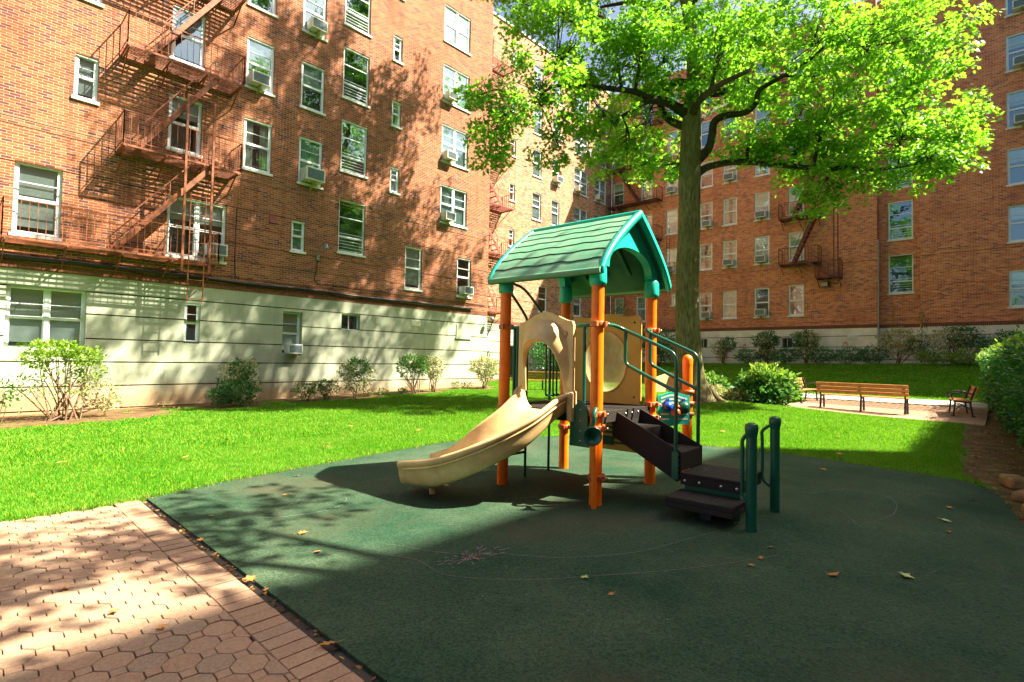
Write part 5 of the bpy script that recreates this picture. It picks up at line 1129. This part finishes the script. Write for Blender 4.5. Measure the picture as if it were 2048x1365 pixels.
def tree(name, label, base, limbs, lobes, leaf, leaves_per, twigs=True, seed=3, outline=(OAK, OAK_T), group=None):
    R = empty(name, base, label=label, cat='tree', group=group); b = MB(); off = np.array(base)
    allp = []
    lb = MB()
    for i, (k, P) in enumerate(limbs.items()):
        bark_tube(b if k == 'trunk' else lb, P, 26 if k == 'trunk' else 10, 6 if k == 'trunk' else 5, i+1)
        Q = catmull(P, 5); allp += [q for q in Q if k != 'trunk' or q[2] > 9]
    if name == 'oak_tree':
        for a in np.linspace(0, 6.28, 8)[:-1]:
            a += .3; c, s = math.cos(a), math.sin(a); l = random.uniform(.8, 1.4); x, y = limbs['trunk'][0][:2]
            P = [(x+c*.45, y+s*.45, gz(x, y)+.42, .16), (x+c*.75, y+s*.75, gz(x+c*.7, y+s*.7)+.06, .12), (x+c*l, y+s*l, gz(x+c*l, y+s*l)-.03, .05)]; bark_tube(b, P, 8, 4, 9)
    b.build('trunk', M['bark'], R); lb.build('limb', M['limb'], R)
    A = np.array([q[:3] for q in allp]); AR = np.array([q[3] for q in allp]); tb = MB(); rs = np.random.default_rng(seed); PP, TT, NN, SS = [], [], [], []
    for (x, y, z, rr, ru, rf, ns) in lobes:
        c = np.array([x, y, z]); d2 = ((A-c)**2).sum(1)+(A[:, 2] > c[2]+.5)*1.5; j = int(np.argmin(d2)); s = A[j]; mid = (s+c)/2+np.array([0, 0, .25])+rs.normal(0, .12, 3)
        r0 = min(.06, AR[j]*.8)
        if twigs: tb.tube(catmull([s, mid, c], 5), list(np.linspace(r0, .018, 11)), 6)
        for _ in range(ns):
            q = unit(rs.normal(size=3))*rs.random()**.42; sc = c+RV*q[0]*rr+UV*q[1]*ru+FV*q[2]*rf
            if twigs:
                t = rs.uniform(.3, 1); p0 = s*(1-t)**2+2*mid*t*(1-t)+c*t*t; pm = (p0+sc)/2+rs.normal(0, .12, 3)+[0, 0, .1]
                if rs.random() < .6: tb.tube([p0, pm, sc], [.018, .011, .006], 4, cap=False)
            n = int(leaves_per*rs.uniform(.6, 1.4)); sr = rs.uniform(.18, .55); tilt = unit(np.array([0, 0, 1.])+rs.normal(0, .28, 3)+ (sc-c)*.08)
            a = rs.uniform(0, 6.28, n); rad = sr*np.sqrt(rs.random(n)); e1 = unit(np.cross(tilt, [.3, .8, .1])); e2 = np.cross(tilt, e1)
            o = e1*(np.cos(a)*rad)[:, None]+e2*(np.sin(a)*rad)[:, None]; p = sc+o+tilt*rs.normal(0, .09, n)[:, None]-np.array([0, 0, 1.])*(rad**2*.7)[:, None]
            PP.append(p); TT.append(unit(o+rs.normal(0, .18, (n, 3))+[0, 0, -.10])); NN.append(unit(tilt+rs.normal(0, .42, (n, 3)))); SS.append(leaf*rs.uniform(.65, 1.25, n))
    tb.build('branch', M['twig'], R)
    p, t, nr, s = [np.concatenate(x) for x in (PP, TT, NN, SS)]
    link_mesh('crown', leaf_mesh('crown', p, t, nr, s, outline[0], outline[1], M['oak_leaf'], off=off), R)
    return R
OAK_ROOT = tree('oak_tree', 'big oak with thick bare trunk and wide bright green crown', (16.49, 7.33, .3), LIMBS, [l[:6]+(int(l[6]*(.60 if l[6] > 40 else .78)),) for l in LOBES]+UPPER_SHADE, .136, 64)
# second tree outside the frame on the right; its boughs overhang the pavers and dapple them
T2 = {'trunk': [(7.4, -5.2, -.1, .35), (7.3, -5.1, 1.2, .26), (7.2, -4.9, 4, .22), (7.0, -4.4, 6.5, .18), (6.8, -3.8, 8.4, .1)],
      'a': [(7.1, -4.7, 5.4, .12), (6.4, -3, 6.6, .09), (5.6, -1.4, 7.3, .06), (4.6, .2, 7.6, .03)], 'b': [(6.9, -4.2, 7, .1), (6.6, -2.5, 8.1, .07), (6.2, -.9, 8.6, .04)]}
tree('maple_tree', 'young maple outside the right edge whose boughs shade the pavers', (7.4, -5.2, 0), T2, [(4.9, -.1, 7.3, .9, .45, .9, 15), (5.6, .3, 7.9, .8, .4, .8, 10), (4.2, .5, 7.7, .8, .35, .8, 10), (3.6, -.2, 7.0, .7, .3, .7, 9), (6.8, .0, 7.9, .6, .3, .6, 5)], .13, 26, seed=9, outline=(QUAD, QUAD_T))

# ------------------------------------------------------------------ small things on the ground
def fallen(u, v, rz, s, mat, label, z=.02, name='fallen_leaf'):
    b = MB(); pts = [(x*s, (y-.5)*s) for x, y in OAK]; n = len(pts); rs = random.Random(int(u*100+v*37))
    z_ = [.012*s/.1*rs.random()+.02*abs(p[0])/s*s*3 for p in pts]; top = [(p[0], p[1], .004+h) for p, h in zip(pts, z_)]; bot = [(p[0], p[1], .002+h) for p, h in zip(pts, z_)]
    b.add(top+bot, [tuple(t) for t in OAK_T]+[tuple(i+n for i in t[::-1]) for t in OAK_T]+[(i, (i+1) % n, (i+1) % n+n, i+n) for i in range(n)])
    b.bar((0, -.5*s, .005), (.02*s, -.85*s, .012), .002)
    o = link_mesh(name, b.mesh(name, M[mat])); o.location = (u, v, z); o.rotation_euler = (rs.uniform(-.25, .25), rs.uniform(-.25, .25), rz)
    return tag(o, label, 'leaf', 'fallen leaves on the ground')
LV = [(1.35, 3.50, .10, 'dry_leaf', 'curled orange leaf on the paver edge, upper of the two on the black joint'), (1.33, 2.45, .10, 'dry_leaf', 'curled orange leaf on the paver edge near the bottom of the photo'),
 (1.36, 3.28, .05, 'dry_leaf', 'small crumpled leaf in the black joint'), (1.99, 4.12, .09, 'dry_leaf', 'pale brown leaf on the sunlit rubber left of centre'), (1.88, 3.65, .07, 'dry_leaf', 'orange leaf on the rubber below the pale brown leaf'),
 (1.36, 4.5, .06, 'dry_leaf', 'small brown leaf on the rubber close to the paver border'), (.52, 4.13, .08, 'dry_leaf', 'yellow leaf on the sunlit pavers'), (.67, 3.58, .07, 'dry_leaf', 'brown leaf on the pavers at the shade edge'),
 (.81, 3.21, .06, 'dry_leaf', 'dark brown leaf on the shaded pavers'), (2.91, 2.03, .07, 'fresh_leaf', 'small green leaf on the shaded rubber in front of the slide'), (2.82, 1.77, .045, 'dry_leaf', 'small orange leaf right of the green leaf'),
 (4.16, .86, .10, 'dry_leaf', 'orange maple like leaf on the dark rubber at lower right'), (3.93, 1.32, .05, 'dry_leaf', 'tiny orange leaf, lower of two in front of the steps'), (4.13, 1.32, .05, 'dry_leaf', 'tiny pale leaf, middle one in front of the steps'),
 (4.42, 1.34, .06, 'dry_leaf', 'small tan leaf just in front of the green grab post'), (5.97, .36, .06, 'dry_leaf', 'small red leaf right of the crack'), (6.38, .41, .09, 'fresh_leaf', 'pale green leaf on the rubber near the right side'),
 (7.0, .42, .08, 'dry_leaf', 'flat brown leaf beyond the pale green leaf'), (8.2, 1.82, .10, 'dry_leaf', 'brown leaf near the lawn edge at right'), (2.38, 5.35, .06, 'dry_leaf', 'small brown leaf behind the slide tip shadow'),
 (2.85, 6.1, .07, 'dry_leaf', 'brown leaf by the grass edge at left'), (8.5, 3.0, .07, 'fresh_leaf', 'pale leaf on the rubber beside the handrail'), (7.6, .25, .07, 'dry_leaf', 'leaf at the far right of the rubber'), (7.23, 2.07, .06, 'dry_leaf', 'small leaf behind the grab posts'),
 (4.5, .5, .12, 'fresh_leaf', 'green leaf sprig by the small crack at lower right'), (2.61, 2.76, .05, 'dry_leaf', 'tiny leaf on the pink chalk'), (8.5, 3.8, .06, 'dry_leaf', 'leaf at the grass edge beside the oak side'), (1.62, 5.1, .05, 'dry_leaf', 'small leaf on the sunlit rubber corner')]
for i, (u, v, s, m_, l) in enumerate(LV): fallen(u, v, i*1.37, s*.9, m_, l)
GL = [(2.2, 8.0), (3.1, 9.2), (4.0, 7.6), (5.5, 9.5), (1.0, 8.6), (7.2, 10.2), (9.8, 3.2), (10.4, 1.6), (10.8, 4.2), (11.9, 2.4), (9.6, 1.9), (6.2, 8.2)]
for i, (u, v) in enumerate(GL): fallen(u, v, i*2.1, .11, 'dry_leaf', 'dry brown leaf lying in the grass', .05)
b = MB(); rs = random.Random(5)
def squiggle(pts, mat, label, wd=.004, gap=.2, name='chalk_line'):
    b = MB(); P = catmull([(x, y, 0) for x, y in pts], 40)
    for p, q in zip(P[:-1], P[1:]):
        
        j = rs.uniform(-.0015, .0015); b.bar((p[0]+j, p[1]+j, .0165), (q[0]+j, q[1]+j, .0165), wd*rs.uniform(.5, 1.2), .001)
    tag(b.build(name, M[mat], at=(pts[0][0], pts[0][1], .0165)), label, 'chalk drawing', 'chalk drawings on the rubber')
squiggle([(2.35, 3.45), (2.55, 3.0), (2.8, 2.75), (3.1, 2.35), (3.55, 2.05), (4.1, 1.9), (4.9, 1.75), (5.6, 1.9), (6.3, 1.75), (6.2, 1.3), (5.6, .95)], 'chalk', 'long faint white chalk line curving across the shaded rubber')
squiggle([(2.0, 3.6), (2.3, 3.1), (2.3, 2.7), (2.6, 2.3), (3.0, 2.0), (3.6, 1.6), (4.3, 1.25)], 'chalk_pink', 'faint pink chalk line sweeping in front of the white one', .0028, .2)
squiggle([(6.6, 1.6), (7.2, 1.3), (7.0, .9), (6.3, .8), (5.7, .95)], 'chalk_pink', 'faint chalk loop at the right of the grab posts', .004, .2)
squiggle([(2.1, 4.9), (2.5, 5.1), (2.8, 4.9), (2.5, 4.6), (2.0, 4.7), (1.8, 4.95)], 'chalk', 'faint chalk loop on the sunlit rubber left of the slide', .005, .2)
b = MB()
for k in range(70): a = rs.uniform(0, 6.3); r_ = rs.random()**1.3*.26; x, y = 2.62+r_*math.cos(a)*1.1, 2.82+r_*math.sin(a)*.6; l = rs.uniform(.01, .07); b.bar((x, y, .0166), (x+l*math.cos(a), y+l*math.sin(a)*.7, .0166), .006, .001)
tag(b.build('chalk_burst', M['chalk_pink'], at=(2.62, 2.82, .0166)), 'pink chalk scribble burst on the shaded rubber', 'chalk drawing', 'chalk drawings on the rubber')
b = MB()
for k in range(60): x, y = rs.uniform(1.6, 4.5), rs.uniform(1.2, 5.6); s = rs.uniform(.003, .007); b.box(x, x+s, y, y+s, .0155, .018)
for k in range(40): x, y = 2.65+rs.gauss(0, .2), 2.8+rs.gauss(0, .2); s = rs.uniform(.003, .008); b.box(x, x+s, y, y+s, .0155, .018)
tag(b.build('petal_specks', M['chalk'], at=(3, 3, .0155)), 'tiny white specks scattered over the rubber', 'litter', kind='stuff')
b = MB(); P = [(4.47, .62), (4.55, .50), (4.63, .48), (4.70, .40), (4.80, .36)]
for (x, y), (x2, y2) in zip(P[:-1], P[1:]): b.bar((x, y, .0155), (x2, y2, .0155), .014, .002)
b.bar((4.55, .50, .0155), (4.50, .42, .0155), .01, .002); tag(b.build('crack', M['black'], at=(4.6, .5, .0155)), 'dark branching crack in the rubber at lower right', 'crack')
# dead leaf litter gathered on the beds and along the edges
def litter():
    A = []
    def put(u0, u1, v0, v1, n, f=lambda u, v: bedmask(u, v)):
        u = RNG.uniform(u0, u1, n); v = RNG.uniform(v0, v1, n); k = f(u, v) & ~inpoly(u, v, PAD) & ~inpoly(u, v, PATIO); A.append(np.stack([u[k], v[k]], 1))
    put(4.5, 18, -.6, .9, 1500); put(-1, 18, 15.4, 18.5, 1500); put(32, 34.5, -1, 21, 500); put(15, 18, 6, 9, 300)
    t = RNG.uniform(-.5, 6.1, 240); A.append(np.stack([1.345+RNG.normal(0, .018, 240), t], 1))
    P = np.array(PAD); i = RNG.integers(1, 12, 260); q = RNG.random(260)[:, None]; A.append(P[i]*(1-q)+P[i+1]*q+RNG.normal(0, .05, (260, 2)))
    p = np.concatenate(A); n = len(p); z = np.maximum(H(p[:, 0], p[:, 1]), .012)+.008; z[(p[:, 0] < 1.4) & (p[:, 1] < 6.2)] = .006
    t = unit(np.stack([RNG.normal(size=n), RNG.normal(size=n), RNG.normal(0, .25, n)], 1)); nr = unit(np.stack([RNG.normal(0, .35, n), RNG.normal(0, .35, n), np.ones(n)], 1))
    tag(link_mesh('leaf_litter', leaf_mesh('leaf_litter', np.column_stack([p, z]), t, nr, RNG.uniform(.02, .06, n), OVAL, OVAL_T, M['litter'], curl=.5)), 'brown leaf litter gathered on the soil beds and edges', 'leaf litter', kind='stuff')
M['litter'] = leafmat('litter_leaf', (.14, .07, .025), (.34, .17, .05), (.4, .2, .05), .2, .8, .1, (.42, .30, .10)); litter()
# stones at the right edge
for i, (u, v, s, l) in enumerate([(8.9, -.08, (.17, .11, .11), 'tan square stone at the right edge beside the rubber'), (8.1, -.20, (.16, .13, .08), 'second tan stone in front of the square one'), (7.3, -.30, (.2, .14, .08), 'flat stone nearest the camera at the right edge')]):
    b = MB(); sx, sy, sz = s; rr = random.Random(i)
    vs = [(x*sx*rr.uniform(.85, 1.1), y*sy*rr.uniform(.85, 1.1), z) for z in (-.03, sz) for x, y in ((-1, -1), (1, -1), (1, 1), (-1, 1))]
    b.add(vs, [(0, 3, 2, 1), (4, 5, 6, 7), (0, 1, 5, 4), (1, 2, 6, 5), (2, 3, 7, 6), (3, 0, 4, 7)])
    o = b.build('edging_stone', M['rock'], local=True, bevel=.035); o.location = (u, v, .03); o.rotation_euler = (0, 0, rr.uniform(-.4, .4)); tag(o, l, 'stone', 'edging stones at the right')
